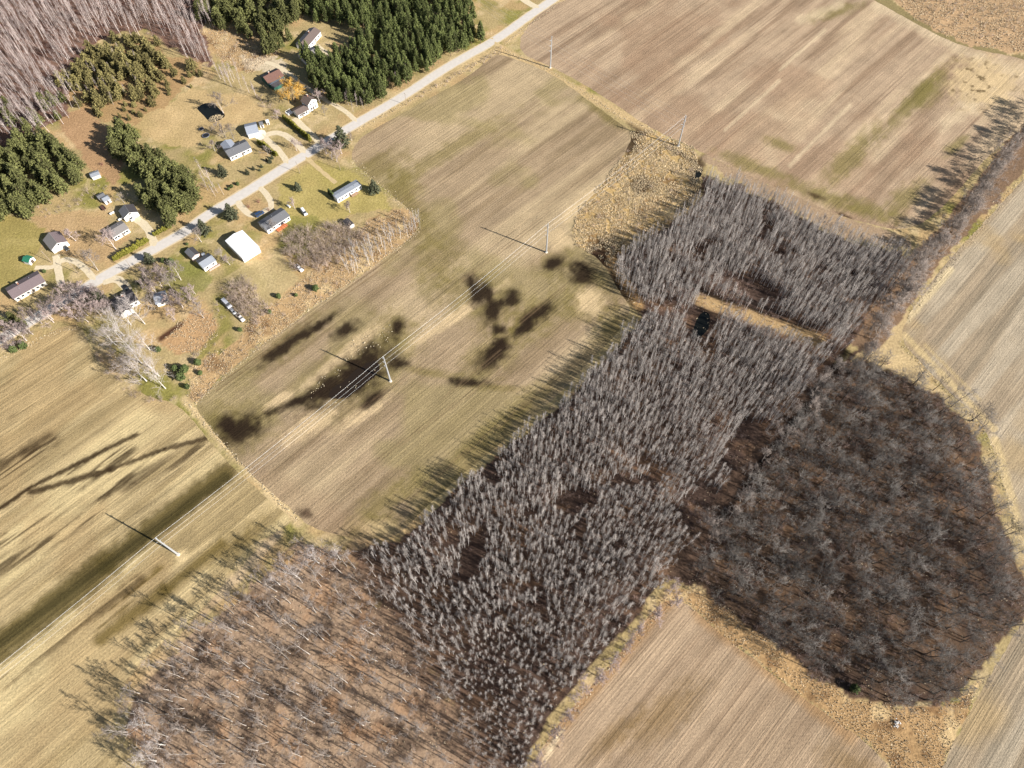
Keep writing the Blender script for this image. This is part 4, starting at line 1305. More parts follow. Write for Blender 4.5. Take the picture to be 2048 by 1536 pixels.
house('shed', 'grey metal-roofed shed with a long white wall beside the lumber pile', (397, 526.5), (423, 510), 6.2, 2.7, .34, white_wall, metal_roof, cat='shed', roof_m2=grey_roof, over=.25, ribs=10, wins=(-.5, .5))
house('shed', 'tiny grey-roofed pump shed squeezed between the two sheds', (402.5, 508.5), (409, 506), 1.9, 1.9, .3, white_wall, metal_roof, cat='shed', over=.12, doors=((0, door_mat, .7, 1.5),))
r_, L_, W_ = house('farm_house', 'charcoal-roofed house with a white front, bare cottonwoods overhanging it', (221, 606), (266, 583), 7.4, 3.3, .48, white_wall, dark_roof, wins=(-.6, -.2, .3, .7), wins_b=(-.5, .5), doors=(DR,), gable0={'wins': ((0, 1),)}, chimney=(.1, .5))
gabled(r_, 5.5, 5.4, 3.0, .48, white_wall, dark_roof, .3, x=-L_ / 2 + 3.2, y=-4.2, rz=math.pi / 2)
house('garage', 'grey-roofed garage half hidden by bare trees behind the charcoal-roofed house', (306, 595), (331, 587), 6.0, 2.6, .38, white_wall, slate_roof, cat='garage', gable1={'door': (0, 2.8, 2.1, garage_door)}, wins=(0,))
house('shed', 'small black-roofed shed with a white end by the brush, alone on the lawn', (690, 437.5), (703, 449), 2.9, 2.2, .3, white_wall, dark_roof, cat='shed', over=.15, ribs=7, gable1={'door': (0, 1.4, 1.8, white_trim)})

# ------------------------------------------------------------------ vehicles
tyre_m = plain('tyre_rubber', (.015, .015, .016), .85, .2, 6)
rim_m = plain('wheel_rim', (.45, .45, .46), .4, .1, 4, metallic=.6)
light_m = plain('headlight_lens', (.75, .75, .72), .2, .05, 4)
red_m = plain('tail_light_lens', (.35, .02, .015), .3, .05, 4)
def car(label, px, py, heading, paint, kind='sedan', name='parked_car', cat='car', sc=1.0):
    pm = plain('car_paint_' + '_'.join(str(int(c * 100)) for c in paint), paint, .32, .05, 2, spec=.5)
    p = P(px, py)
    root = thing(name, label, cat, (p.x, p.y, .05), R(heading), 'vehicles parked round the houses', (sc, sc, sc))
    if kind == 'pickup':
        body = [(-2.65, .42), (2.65, .42), (2.72, .70), (2.55, 1.05), (1.25, 1.12), (-.55, 1.12), (-.6, 1.12), (-2.65, 1.10)]
        cab = [(-.55, 1.125), (1.25, 1.125), (.65, 1.75), (-.35, 1.78)]
    elif kind == 'van':
        body = [(-2.4, .40), (2.4, .40), (2.45, .75), (2.2, 1.10), (1.65, 1.20), (-2.4, 1.20)]
        cab = [(-2.35, 1.205), (1.6, 1.205), (.85, 1.95), (-2.2, 1.98)]
    else:
        body = [(-2.25, .38), (2.25, .38), (2.32, .62), (2.1, .86), (1.1, .95), (-1.55, .98), (-2.25, .90)]
        cab = [(-1.6, .985), (1.15, .955), (.45, 1.42), (-.95, 1.45)]
    m = MB()
    n = len(body)
    for s, hw in ((0, .88), (1, .82)):
        pass
    def slab(prof, hw, taper):
        zt = max(z for _, z in prof)
        zb = min(z for _, z in prof)
        f = lambda z: hw - taper * (z - zb) / (zt - zb)
        return MB().add([(x_, -f(z), z) for x_, z in prof] + [(x_, f(z), z) for x_, z in prof],
                        [tuple(range(len(prof))), tuple(range(len(prof), 2 * len(prof)))[::-1]] + [(i, i + len(prof), (i + 1) % len(prof) + len(prof), (i + 1) % len(prof)) for i in range(len(prof))])
    slab(body, .9, .06).build('body', pm, root)
    gl = slab(cab, .80, .14).build('cabin_glass', glass, root)
    tz = max(z for _, z in cab)
    xs = sorted(x_ for x_, z in cab if z > tz - .1)
    MB().box(xs[0] - .03, xs[1] + .03, -.66, .66, tz - .045, tz + .03).build('roof_panel', pm, gl)
    L0 = 1.45 if kind != 'pickup' else 1.7
    for wx in (-L0, L0):
        for wy in (-.86, .86):
            t = MB().stick((wx, wy - .1, .33), (wx, wy + .1, .33), .33, .33, 14).build('wheel', tyre_m, root)
            o_ = .1 if wy > 0 else -.1
            MB().stick((wx, wy + o_ * .5, .33), (wx, wy + o_ * 1.15, .33), .19, .19, 10).build('rim', rim_m, t)
    fx = max(x_ for x_, z in body)
    bx = min(x_ for x_, z in body)
    for wy in (-.62, .62):
        MB().box(fx - .2, fx - .015, wy - .16, wy + .16, .64, .76).build('headlight', light_m, root)
        MB().box(bx - .02, bx + .08, wy - .14, wy + .14, .7, .84).build('tail_light', red_m, root)
    if kind == 'pickup':
        MB().box(-2.5, -.75, -.68, .68, 1.10, 1.125).build('cargo_bed', tyre_m, root)
    return root

car('black car nosed up to the white garage with the taupe roof', 133, 497, -45, (.02, .02, .022))
car('white car parked on the gravel before the dark-roofed garage', 263, 438, -45, (.78, .78, .77))
car('dark blue car parked behind the ranch house with the orange deck', 520, 430, 45, (.03, .06, .13), 'van')
car('black car in the shade beside the charcoal-roofed house', 254, 578, -50, (.02, .02, .022))
car('silver van parked at the brush edge by the mown ring', 455, 610, -45, (.42, .43, .46), 'van', 'parked_van', 'van', 1.25)
car('small white car between the silver van and the pale pickup', 467, 624, -48, (.74, .74, .73), sc=.85)
car('pale pickup standing in tall grass beyond the small white car', 482, 637, -45, (.76, .72, .68), 'pickup', 'parked_pickup', 'pickup truck')
car('white pickup alone at the corner of the mown lawn', 599, 538, -45, (.78, .75, .74), 'pickup', 'parked_pickup', 'pickup truck')
car('white car under the leafless tree on the lawn', 609, 426, -55, (.78, .78, .77), 'van', 'parked_van', 'van')

# boat trailer, tanks, trampolines, stone pile, lumber
def tank(label, px, py, rz):
    p = P(px, py)
    r = thing('propane_tank', label, 'tank', (p.x, p.y, 0), R(rz), 'white propane tanks')
    m = MB()
    prev = None
    prof = [(-1.25, .05), (-1.15, .33), (-.95, .46), (.95, .46), (1.15, .33), (1.25, .05)]
    for (x0, r0), (x1, r1) in zip(prof[:-1], prof[1:]):
        m.stick((x0, 0, .75), (x1, 0, .75), r0, r1, 14)
    m.build('shell', white_trim, r, smooth=False)
    for xx in (-.7, .7):
        MB().box(xx - .08, xx + .08, -.35, .35, 0, .42).build('leg', white_trim, r)
    MB().stick((0, 0, 1.18), (0, 0, 1.38), .14, .12, 10).build('valve_dome', metal_roof, r)
tank('white propane tank on the lawn below the pair of sheds', 225, 428, 40)
tank('white propane tank behind the white bungalow', 242, 440, 45)
tank('white propane tank on the lawn by the parked van', 578, 414, -40)

def trampoline(label, px, py, r):
    p = P(px, py)
    root = thing('trampoline', label, 'trampoline', (p.x, p.y, 0), .3, 'trampolines on the pond lawn')
    n = 20
    m = MB()
    ring = [(math.cos(2 * math.pi * i / n), math.sin(2 * math.pi * i / n)) for i in range(n)]
    for i in range(n):
        a, b = ring[i], ring[(i + 1) % n]
        m.stick((a[0] * r, a[1] * r, .85), (b[0] * r, b[1] * r, .85), .06, .06, 5)
    m.build('frame', metal_roof, root)
    MB().add([(0, 0, .80)] + [(a * (r - .35), b * (r - .35), .84) for a, b in ring], [(0, i + 1, (i + 1) % n + 1) for i in range(n)]).build('mat', tyre_m, root)
    MB().add([(a * (r - .33), b * (r - .33), .87) for a, b in ring] + [(a * (r - .06), b * (r - .06), .88) for a, b in ring], [(i, (i + 1) % n, n + (i + 1) % n, n + i) for i in range(n)]).build('spring_pad', plain('blue_pad', (.03, .035, .09), .7, .1, 2), root)
    for i in range(0, n, 5):
        a = ring[i]
        MB().stick((a[0] * r, a[1] * r, 0), (a[0] * r, a[1] * r, .84), .035, .035, 5).build('leg', metal_roof, root)
trampoline('small round trampoline nearer the pond', 404, 260, 1.3)
trampoline('larger round trampoline beside the leafless shade trees', 413, 273, 1.9)

stone_m = plain('field_stone', (.52, .49, .45), .9, .2, 2, island=.3)
p = P(1792, 1446)
sp_root = thing('stone_pile', 'little heap of pale field stones in the rough grass corner', 'stones', (p.x, p.y, 0))
g_ = np.random.default_rng(5)
for i in range(22):
    a = g_.random() * 6.3
    rr = abs(g_.normal(0, .8))
    s_ = g_.uniform(.2, .42)
    m = MB()
    ico = [(0, 0, 1), (.9, 0, .4), (.28, .85, .4), (-.72, .53, .4), (-.72, -.53, .4), (.28, -.85, .4), (.72, .53, -.4), (-.28, .85, -.4), (-.9, 0, -.4), (-.28, -.85, -.4), (.72, -.53, -.4), (0, 0, -1)]
    fc = [(0, 1, 2), (0, 2, 3), (0, 3, 4), (0, 4, 5), (0, 5, 1), (1, 6, 2), (2, 6, 7), (2, 7, 3), (3, 7, 8), (3, 8, 4), (4, 8, 9), (4, 9, 5), (5, 9, 10), (5, 10, 1), (1, 10, 6), (11, 7, 6), (11, 8, 7), (11, 9, 8), (11, 10, 9), (11, 6, 10)]
    m.add([(x_ * s_ * g_.uniform(.75, 1.25), y_ * s_ * g_.uniform(.75, 1.25), z_ * s_ * g_.uniform(.6, .95)) for x_, y_, z_ in ico], fc)
    m.build('stone', stone_m, sp_root, (math.cos(a) * rr, math.sin(a) * rr, max(.1, .75 - rr * .45)))

p = P(429, 535)
lum = thing('lumber_pile', 'stack of reddish boards on the grass below the grey metal-roofed shed', 'lumber', (p.x, p.y, 0), R(43))
for i in range(5):
    for k in range(3 - i // 2):
        MB().box(-3 + .2 * g_.random(), 3 - .4 * g_.random(), -.7 + k * .5, -.28 + k * .5, .02 + i * .13, .13 + i * .13).build('board', deck_wood if i % 2 else pink_wall, lum)

# burn barrel like dark trailer
p = P(207, 417)
ut = thing('utility_trailer', 'dark brown flat utility trailer on the lawn below the pair of sheds', 'trailer', (p.x, p.y, 0), R(-48))
MB().box(-1.9, 1.9, -.95, .95, .55, .68).build('bed', plain('trailer_planks', (.10, .05, .035), .9, .2, 3), ut)
for yy in (-.95, .89):
    MB().box(-1.9, 1.9, yy, yy + .06, .68, 1.0).build('side_board', plain('trailer_planks', (.10, .05, .035)), ut)
MB().box(1.9, 3.0, -.05, .05, .52, .62).build('drawbar', metal_roof, ut)
for yy in (-1.08, 1.08):
    MB().stick((-.2, yy - .09, .32), (-.2, yy + .09, .32), .32, .32, 12).build('wheel', tyre_m, ut)

# ------------------------------------------------------------------ steel line poles and their wires
steel = plain('galvanised_steel', (.46, .47, .48), .45, .08, 1.0, metallic=.35)
wire_m = plain('aluminium_wire', (.72, .70, .66), .5, .05, 1.0)
insul = plain('grey_insulator', (.62, .63, .65), .4, .1, 4)
HP = 20.2
PXS = [(356.6, 1109.2), (781, 762.3), (1092.5, 504.7), (1356.3, 292.7), (1100.4, 135.5), (924.5, 18)]
PW = [P(*q) for q in PXS]
PW = [PW[0] * 2 - PW[1]] + PW                       # one more beyond the frame carries the wires on
PLAB = ['steel line pole beyond the hay field swale', 'steel line pole in the hay field on a pale patch by the dark swale', 'steel line pole beside the flooded hollow of the brown field', 'steel line pole on the brown field short of the aspen corner',
        'steel corner pole with four cross arms above the reed bed', 'lone steel pole where the ditch meets the upper fields', 'steel pole rising behind the corner of the pine block']
ARMZ = [20.5, 18.1, 14.8, 11.5]
att = []
for i, p in enumerate(PW):
    nxt = PW[min(i + 1, len(PW) - 1)]
    prv = PW[max(i - 1, 0)]
    d = ((nxt - p).normalized() if i + 1 < len(PW) else (p - prv).normalized())
    if 0 < i < len(PW) - 1:
        d = ((nxt - p).normalized() + (p - prv).normalized()).normalized()
    rz = math.atan2(d.y, d.x)
    root = thing('line_pole', PLAB[i], 'power pole', (p.x, p.y, 0), rz, 'steel poles of the power line')
    m = MB()
    for z0, z1, r0, r1 in ((-.1, 7, .42, .36), (7, 14, .36, .29), (14, HP, .29, .22)):
        m.stick((0, 0, z0), (0, 0, z1), r0, r1, 12)
    m.build('mast', steel, root)
    MB().stick((0, 0, 0), (0, 0, .35), .75, .7, 12).build('footing', concrete, root)
    a = []
    corner = (i == 4)
    for k, z in enumerate(ARMZ):
        if k == 0:
            MB().stick((0, 0, HP - .02), (0, .12, z), .08, .05, 6).build('shield_wire_bracket', steel, root)
            pt = Vector((0, .12, z))
            if corner:
                MB().stick((-1.3, 0, HP - .5), (1.3, 0, HP - .5), .07, .07, 6).build('cross_arm', insul, root)
        else:
            sy = 1 if k != 2 or corner else 1
            ar = MB().stick((0, .2, z - .25), (0, 1.45 * sy, z), .09, .07, 8).build('insulator_arm', insul, root)
            for q in range(4):
                yy = .55 + q * .25
                zz = z - .25 + (yy - .2) / 1.25 * .25
                MB().stick((0, yy, zz - .005), (0, yy + .05, zz + .005), .15, .15, 8).build('insulator_disc', insul, ar)
            pt = Vector((0, 1.45 * sy, z))
            if corner:
                MB().stick((-2.2, 0, z), (2.2, 0, z), .07, .07, 6).build('cross_arm', insul, root)
        a.append(Matrix.Translation((p.x, p.y, 0)) @ Matrix.Rotation(rz, 4, 'Z') @ pt)
    att.append(a)
for i in range(len(PW) - 1):
    for k in range(4):
        a, b = att[i][k], att[i + 1][k]
        n = 18
        pts = []
        for j in range(n + 1):
            t = j / n
            q = a.lerp(b, t)
            q.z -= 4 * t * (1 - t) * (a - b).length * .014
            pts.append(q[:])
        V, T = polyline(np.array(pts), np.full(n + 1, .026 if k else .02), 4)
        w = obj('power_wire', mesh_np('power_wire', V, T, wire_m))
        nm = ['thin top wire', 'upper conductor', 'middle conductor', 'lowest conductor'][k]
        sp = ['over the hay field swale', 'across the edge of hay field and brown field', 'past the flooded hollow of the brown field', 'from the brown field to the reed bed', 'between cross-armed pole and lone ditch pole', 'between lone ditch pole and pine block'][i]
        tag(w, nm + ' of the power line ' + sp, 'wire', 'wires of the power line')

# wooden roadside poles
wood_pole = plain('weathered_pole_wood', (.30, .23, .17), .9, .2, 2)
for (px_, py_), lab in [((156, 547), 'wooden service pole inside the looping drive'), ((268, 543), 'wooden roadside pole opposite the end of the looping drive'), ((600, 347), 'wooden roadside pole by the track to the mobile home'),
                        ((681, 340), 'wooden pole on the lawn short of the wet field corner'), ((813, 210), 'wooden roadside pole on the field side across from the pines'), ((103, 525), 'wooden service pole beside the turning circle')]:
    p = P(px_, py_)
    r = thing('utility_pole', lab, 'utility pole', (p.x, p.y, 0), R(-45), 'wooden poles along the road')
    MB().stick((0, 0, -.05), (0, 0, 8.2), .14, .09, 8).build('shaft', wood_pole, r)
    MB().box(-.9, .9, -.16, -.08, 7.6, 7.72).build('crossarm', wood_pole, r)
    for xx in (-.8, 0.35, .8):
        MB().stick((xx, -.12, 7.72), (xx, -.12, 7.92), .05, .03, 6).build('insulator', insul, r)

# ------------------------------------------------------------------ hedges
hedge_meshes = [mesh_np('shrub', *bushy_mesh(np.random.default_rng(900 + i), 2.9, .85, 120, .5, 4), need_hedge) for i in range(4)]
def hedge(label, a, b, step=1.15, sc=1.0, mat=None):
    sc = sc * 1.2
    A_, B_ = P(*a), P(*b)
    n = max(2, int((B_ - A_).length / step))
    root = thing('hedge', label, 'hedge', (A_.x, A_.y, 0))
    g = np.random.default_rng(int(a[0] * 7))
    for i in range(n + 1):
        q = (B_ - A_) * (i / n)
        s = sc * g.uniform(.82, 1.15)
        obj('shrub', hedge_meshes[int(g.integers(0, 4))], root, (q.x + g.normal(0, .12), q.y + g.normal(0, .12), 0), (0, 0, g.random() * 6.3), (s, s, s * g.uniform(.85, 1.1)))
hedge('long yellow-green cedar hedge between the white two-storey house and the road', (568, 238), (621, 281))
hedge('yellow-green cedar hedge beside the looping drive of the pale garage', (518, 287), (553, 312))
hedge('trimmed yellow-green cedar hedge along the road before the white bungalow', (229, 521), (297, 483), 1.0, .95)
hedge('low yellow-green hedge along the road under the pine belt', (309, 471), (341, 455), 1.0, .7)

# ------------------------------------------------------------------ single trees and bushes round the houses
pinktree = Species([branchy_mesh(np.random.default_rng(640 + i), h, .15, .2, 11, 7, 6, 6, .5, .74, .026) for i, h in enumerate((8, 9.5, 11, 9))], ('trunk', 'crown'), (bark_birch, twig_birch))
cedar = Species([((polyline(np.array([(0, 0, 0), (0, 0, 1.2)]), np.array([.1, .05]), 5)), bushy_mesh(np.random.default_rng(920 + i), 4.2, .85, 150, .5, 4)) for i in range(2)], ('trunk', 'foliage'), (bark_pine, need_green))
juniper = Species([((polyline(np.array([(0, 0, 0), (0, 0, 1.0)]), np.array([.1, .05]), 5)), bushy_mesh(np.random.default_rng(930 + i), 3.0, 1.35, 130, .8, 5, 'ball')) for i in range(3)], ('trunk', 'foliage'), (bark_pine, need_green))
redbush = Species([(None, shrub_mesh(np.random.default_rng(940 + i), 2.4, 22, 8, .7)) for i in range(2)], ('stems', 'branches'), (twig_red, twig_red))
willow = Species([branchy_mesh(np.random.default_rng(950), 10, .35, .2, 14, 9, 8, 5, .58, .8, .03, droop=.35)], ('trunk', 'crown'), (willow_bark, willow_twig))
def one(name, species, px, py, k, sc, label, cat='tree', group=None, wide=1.0, tilt=(0, 0)):
    p = P(px, py)
    k = k % len(species.meshes)
    return species.plant(name, label, cat, group, p.x, p.y, k, (px * 1.7 + py) % 6.28, (sc * wide, sc), tilt)

one('willow_tree', willow, 590, 203, 0, 1.35, 'round golden-orange willow between the dark house and the white two-storey house', wide=1.15)
for i, (a, b, s) in enumerate([(293, 762, 1.0), (331, 777, .8), (266, 702, 1.0), (302, 736, .95), (318, 752, .8), (283, 726, .95), (248, 672, .9), (300, 700, .7), (232, 690, .8)]):
    one('cottonwood_tree', bigtree, a, b, i, s, 'tall pale-barked bare cottonwood at the corner of the hay field', group='cottonwoods at the hay field corner')
for i, (a, b, s) in enumerate([(276, 632, .8), (290, 648, .65), (262, 650, .7)]):
    one('cottonwood_tree', bigtree, a, b, i + 1, s, 'pale bare cottonwood overhanging the charcoal-roofed house', group='cottonwoods by the charcoal-roofed house')
for i, (a, b, s) in enumerate([(598, 1156, .72), (638, 1126, .8), (680, 1119, .65), (560, 1170, .6)]):
    one('maple_tree', bigtree, a, b, i + 2, s, 'broad pale bare maple at the top corner of the leaf-strewn wood', group='maples at the wood corner')
for i, (a, b, s) in enumerate([(330, 1490, .75), (312, 1522, .8), (300, 1450, .65), (338, 1545, .7)]):
    one('maple_tree', bigtree, a, b, i, s, 'broad white-limbed bare tree at the bottom corner of the leaf-strewn wood', group='white-limbed trees at the wood edge')
for i, (a, b, s, l) in enumerate([
    (152, 482, .75, 'pinkish bare tree behind the white garage with the taupe roof'), (196, 541, .8, 'bare tree inside the looping drive'), (232, 498, .9, 'bare tree shading the lawn before the white bungalow'),
    (249, 406, .45, 'small bare tree beside the front shed of the pair'), (640, 206, .8, 'pale bare tree beside the drive of the white two-storey house'), (650, 232, .4, 'small bare tree on the lawn of the white two-storey house'),
    (594, 302, .55, 'small dark bare tree on the island of the looping drive'), (536, 310, .4, 'small bare tree by the end of the cedar hedge'), (430, 302, .6, 'bare tree left of the L-shaped house'),
    (548, 462, .45, 'small pinkish bare tree below the orange deck'), (590, 418, .5, 'leafless tree standing over the white van on the lawn'), (403, 484, .6, 'greyish bare tree between two roadside spruces and the sheds'),
    (460, 530, .6, 'brownish bare tree beside the grey metal-roofed shed'), (448, 522, .5, 'low bare tree behind the grey metal-roofed shed'), (700, 425, .5, 'thin bare tree below the mobile home deck'),
    (447, 226, .85, 'white-stemmed birch leaning over the pond bank'), (556, 236, .5, 'dark bare bush at the upper end of the cedar hedge'), (362, 560, .75, 'tan bare tree on the lawn beyond the charcoal-roofed house'),
    (330, 560, .7, 'tan bare tree near the road before the sheds'), (345, 580, .7, 'tan bare tree by the half-hidden garage'), (380, 600, .8, 'grey bare tree at the head of the mown ring'), (408, 636, .7, 'grey bare tree on the edge of the brown garden plot'), (350, 640, .6, 'bare tree above the dark trench'), (310, 620, .7, 'bare tree below the half-hidden garage')]):
    one('bare_tree', pinktree if i % 2 == 0 else rowtree, a, b, i, s * 1.4, l, wide=1.1)
for i, (a, b, s) in enumerate([(452, 276, .75), (468, 280, .75), (440, 272, .6)]):
    one('bare_tree', rowtree, a, b, i, s * 1.15, 'grey leafless shade tree between the trampolines and the L-shaped house', group='shade trees by the L-shaped house')
for i, (a, b, s) in enumerate([(664, 318, .9), (674, 324, .85), (653, 308, .8), (684, 308, .8), (646, 300, .6), (668, 300, .7)]):
    one('bare_tree', pinktree, a, b, i, s * 1.15, 'bare tree of the clump where the road meets the wet field', group='bare clump by the road and wet field')
one('bare_tree', pinktree, 704, 282, 1, .6, 'pale bare tree beside the dark spruce at the field corner')
for i, (a, b, s, l) in enumerate([(466, 436, .85, 'broad grey-green spruce casting its shade across the road'), (412, 466, .7, 'grey-green spruce by the road opposite the low hedge'), (597, 380, .6, 'spruce alone on the lawn by the mobile home track'),
                                  (750, 385, .75, 'dark round-topped spruce at the end of the mobile home'), (686, 292, 1.0, 'dark spruce at the wet field corner by the road'), (302, 524, .75, 'yellowish spruce by the road opposite the bungalow hedge'),
                                  (208, 610, .9, 'yellow-green spruce beside the charcoal-roofed house'), (448, 352, .6, 'green spruce among the pale bare trees of the pine belt')]):
    one('spruce_tree', spruce, a, b, i, s * 1.3, l, wide=1.1)
for i, (a, b, s) in enumerate([(545, 318, .3), (541, 326, .36), (524, 335, .32), (508, 340, .3), (496, 349, .38), (520, 342, .26), (534, 322, .25)]):
    one('spruce_tree', spruce, a, b, i, s, 'little dark spruce in the short row on the lawn of the L-shaped house', group='row of little spruces')
for i, (a, b, s) in enumerate([(464, 375, .6), (476, 370, .6), (458, 380, .5)]):
    one('juniper', juniper, a, b, i, s, 'low green juniper by the road at the end of the pine belt', 'shrub', 'junipers by the pine belt')
for i, (a, b, s) in enumerate([(660, 389, 1.0), (664, 393, 1.1), (668, 397, 1.0)]):
    one('cedar', cedar, a, b, i, s, 'slim green cedar at the end wall of the mobile home', 'tree', 'cedars at the mobile home')
for i, (a, b, s, l) in enumerate([(632, 580, 1.0, 'bright green juniper in the tan grass by the mown lawn corner'), (558, 595, .8, 'green juniper at the lower edge of the mown lawn'), (593, 592, .55, 'small green juniper, last along the lower edge of the mown lawn'),
                                  (481, 662, .7, 'round green juniper below the pale pickup'), (540, 626, .7, 'green juniper at the foot of the thicket by the vans'), (352, 740, 1.0, 'grey-green juniper by the cottonwoods, nearest their trunks'),
                                  (372, 742, 1.2, 'large grey-green juniper at the tip of the mown ring'), (364, 758, 1.3, 'bright green juniper below the tip of the mown ring'), (398, 728, 1.0, 'green juniper across the mown ring from the cottonwoods'),
                                  (402, 748, .7, 'small green juniper at the edge of the tan strip'), (376, 776, .8, 'small green juniper at the pointed end of the tan strip'), (318, 702, .9, 'green juniper between the cottonwoods and the garden plot'),
                                  (344, 528, 1.1, 'low spreading juniper beside the narrow shed'), (328, 524, .8, 'low spreading juniper beside the roadside spruce'), (90, 545, .6, 'round yellow-green bush at the end of the mauve-roofed house'),
                                  (1706, 1378, 1.0, 'bright green juniper at the foot of the dusky oak wood'), (30, 702, 1.1, 'green juniper at the top edge of the hay field'), (50, 696, 1.2, 'bushy green juniper above the hay field edge'), (375, 490, .45, 'little round bush on the lawn by the road'), (283, 570, .8, 'dark green bush by the drive of the charcoal-roofed house')]):
    one('juniper', juniper, a, b, i, s, l, 'shrub')
for i, (a, b, s) in enumerate([(12, 650, .6), (52, 655, .55), (30, 640, .55), (200, 590, .45)]):
    one('pine_tree', bpine, a, b, i, s, 'yellow-green pine in the grey thicket beyond the mauve-roofed house', group='pines in the grey thicket')
for i, (a, b, l) in enumerate([(538, 421, 'dark red bush behind the ranch house with the orange deck'), (498, 415, 'reddish bush on the lawn inside the small loop drive'), (518, 405, 'reddish bush at the top of the small loop drive'), (205, 330, 'dark red bush beside the pine grove')]):
    one('red_bush', redbush, a, b, i, .9, l, 'shrub')

for i, (a, b, s) in enumerate([(8, 235, .8), (32, 252, .9), (60, 262, .8), (98, 222, .9), (112, 212, .8), (70, 240, .6), (130, 205, .7), (-5, 262, .8), (20, 215, .6), (85, 250, .7), (120, 240, .6)]):
    one('pine_tree', bpine, a, b, i, s, 'green pine standing among the pale trunks at the foot of the birch wood', group='pines among the birches')
# tree clumps traced as areas
def clump(name, species, poly, spacing, seed, label, group, smin, smax, limit=300, cat='tree', rest=''):
    x, y = spots(poly, spacing, seed)
    return stand(name, species, x, y, label, cat, group, rest, seed + 1, limit=limit, smin=smin, smax=smax, vary=.15, tilt=.06)
clump('bare_tree', pinktree, [(-40, 700), (40, 658), (100, 622), (150, 592), (190, 580), (218, 600), (225, 640), (190, 655), (150, 640), (110, 655), (60, 690), (0, 712)], 5.0, 1001, 'pinkish-grey bare tree of the thicket between the road end and the hay field', 'trees of the pinkish thicket', .9, 1.35)
clump('aspen_tree', aspen, [(668, 530), (720, 500), (770, 476), (832, 440), (842, 456), (790, 492), (735, 530), (690, 550)], 3.0, 1011, 'pale aspen in the narrow belt along the upper edge of the wet field', 'aspens of the narrow belt', .55, .85)
clump('thicket_bush', tshrub, [(568, 490), (600, 462), (650, 450), (690, 456), (740, 470), (710, 500), (670, 530), (640, 548), (600, 538), (576, 515)], 2.7, 1021, 'tall brown leafless bush in the thicket beside the aspen belt', 'bushes of the brown thicket', 1.1, 1.8, cat='shrub')
clump('thicket_bush', tshrub, [(455, 572), (490, 555), (512, 566), (545, 612), (540, 636), (510, 650), (484, 636), (462, 606)], 2.7, 1031, 'grey-brown leafless bush in the thicket by the silver van', 'bushes of the thicket by the silver van', 1.1, 1.9, cat='shrub')
clump('birch_tree', birch, [(440, 152), (470, 152), (516, 194), (510, 204), (480, 184), (450, 168)], 3.4, 1041, 'pale slanting birch in the row beside the dark house', 'birches by the dark house', .55, .8)
clump('birch_tree', birch, [(385, 100), (425, 105), (430, 135), (395, 125)], 3.4, 1051, 'pale birch at the outer corner of the birch wood', 'birches at the wood corner', .6, .85)
clump('birch_tree', birch, [(395, 345), (425, 350), (455, 392), (440, 402), (415, 385)], 4.2, 1061, 'pale bare birch at the front of the pine belt', 'birches at the pine belt', .5, .75)
clump('birch_tree', birch, [(150, 190), (190, 130), (250, 110), (300, 130), (280, 190), (220, 220), (170, 210)], 9.0, 1066, 'thin pale birch standing among the young pines', 'birches among the young pines', .35, .6)
clump('bare_tree', pinktree, [(280, 560), (320, 545), (380, 570), (420, 600), (400, 625), (340, 615), (290, 600)], 6.5, 1068, 'tan bare tree of the loose grove behind the charcoal-roofed house', 'trees of the loose grove', .7, 1.1)
clump('bare_tree', rowtree, [(300, 790), (250, 760), (205, 700), (190, 670), (230, 690), (280, 750), (340, 790)], 5.0, 1069, 'greyish bare tree along the curved edge of the hay field', 'trees at the curved hay field edge', .45, .8)
clump('birch_tree', birch, [(675, 212), (700, 200), (745, 205), (740, 222), (700, 228)], 4.0, 1071, 'thin pale birch at the road edge of the pine block', 'birches at the pine block', .4, .6)
clump('birch_tree', birch, [(780, 150), (815, 140), (820, 160), (790, 172)], 3.6, 1075, 'thin bare birch in the gap of the pine block', 'birches in the pine block gap', .4, .55)

def line_spots(pts, step, jit, seed):
    p = smooth_line(Pn(pts)[:, :2], 2)
    g = np.random.default_rng(seed)
    out = []
    for a, b in zip(p[:-1], p[1:]):
        n = max(1, int(np.hypot(*(b - a)) / step + g.random()))
        for k in range(n):
            out.append(a + (b - a) * (k + g.random()) / n + g.normal(0, jit, 2))
    o = np.array(out)
    return o[:, 0], o[:, 1]
x, y = line_spots([(2090, 215), (2030, 285), (1985, 345), (1940, 410), (1890, 480), (1840, 535), (1790, 610), (1735, 690)], 2.3, 2.0, 1101)
stand('fencerow_tree', rowtree, x, y, 'grey bare tree in the fencerow between the upper field and the grey field', 'tree', 'trees of the fencerow', '', 1102, smin=.65, smax=1.3, tilt=.08)
x, y = line_spots([(1350, 1165), (1300, 1235), (1230, 1310), (1170, 1380), (1100, 1470), (1060, 1540)], 3.6, 1.6, 1111)
stand('fencerow_tree', pinktree, x, y, 'pale bare tree in the row between the aspens and the corn stubble', 'tree', 'trees along the corn stubble', '', 1112, smin=.55, smax=1.0, tilt=.1)
x, y = line_spots([(1720, 712), (1640, 790), (1560, 890), (1480, 985), (1420, 1075)], 5.0, 2.5, 1121)
stand('fencerow_tree', rowtree, x, y, 'pale bare tree along the dark ditch of the oak wood', 'tree', 'trees along the dark ditch', '', 1122, smin=.7, smax=1.1, tilt=.08)
one('lone_tree', oak, 1945, 842, 1, .9, 'dark-limbed tree leaning out of the oak wood over the grey field', tilt=(0, .5))
one('lone_tree', rowtree, 1640, 452, 0, .75, 'solitary bare tree on the green strip above the aspens')
one('lone_tree', oak, 1830, 772, 2, .6, 'small dark tree at the tip of the oak wood by the grey field', tilt=(0, .35))

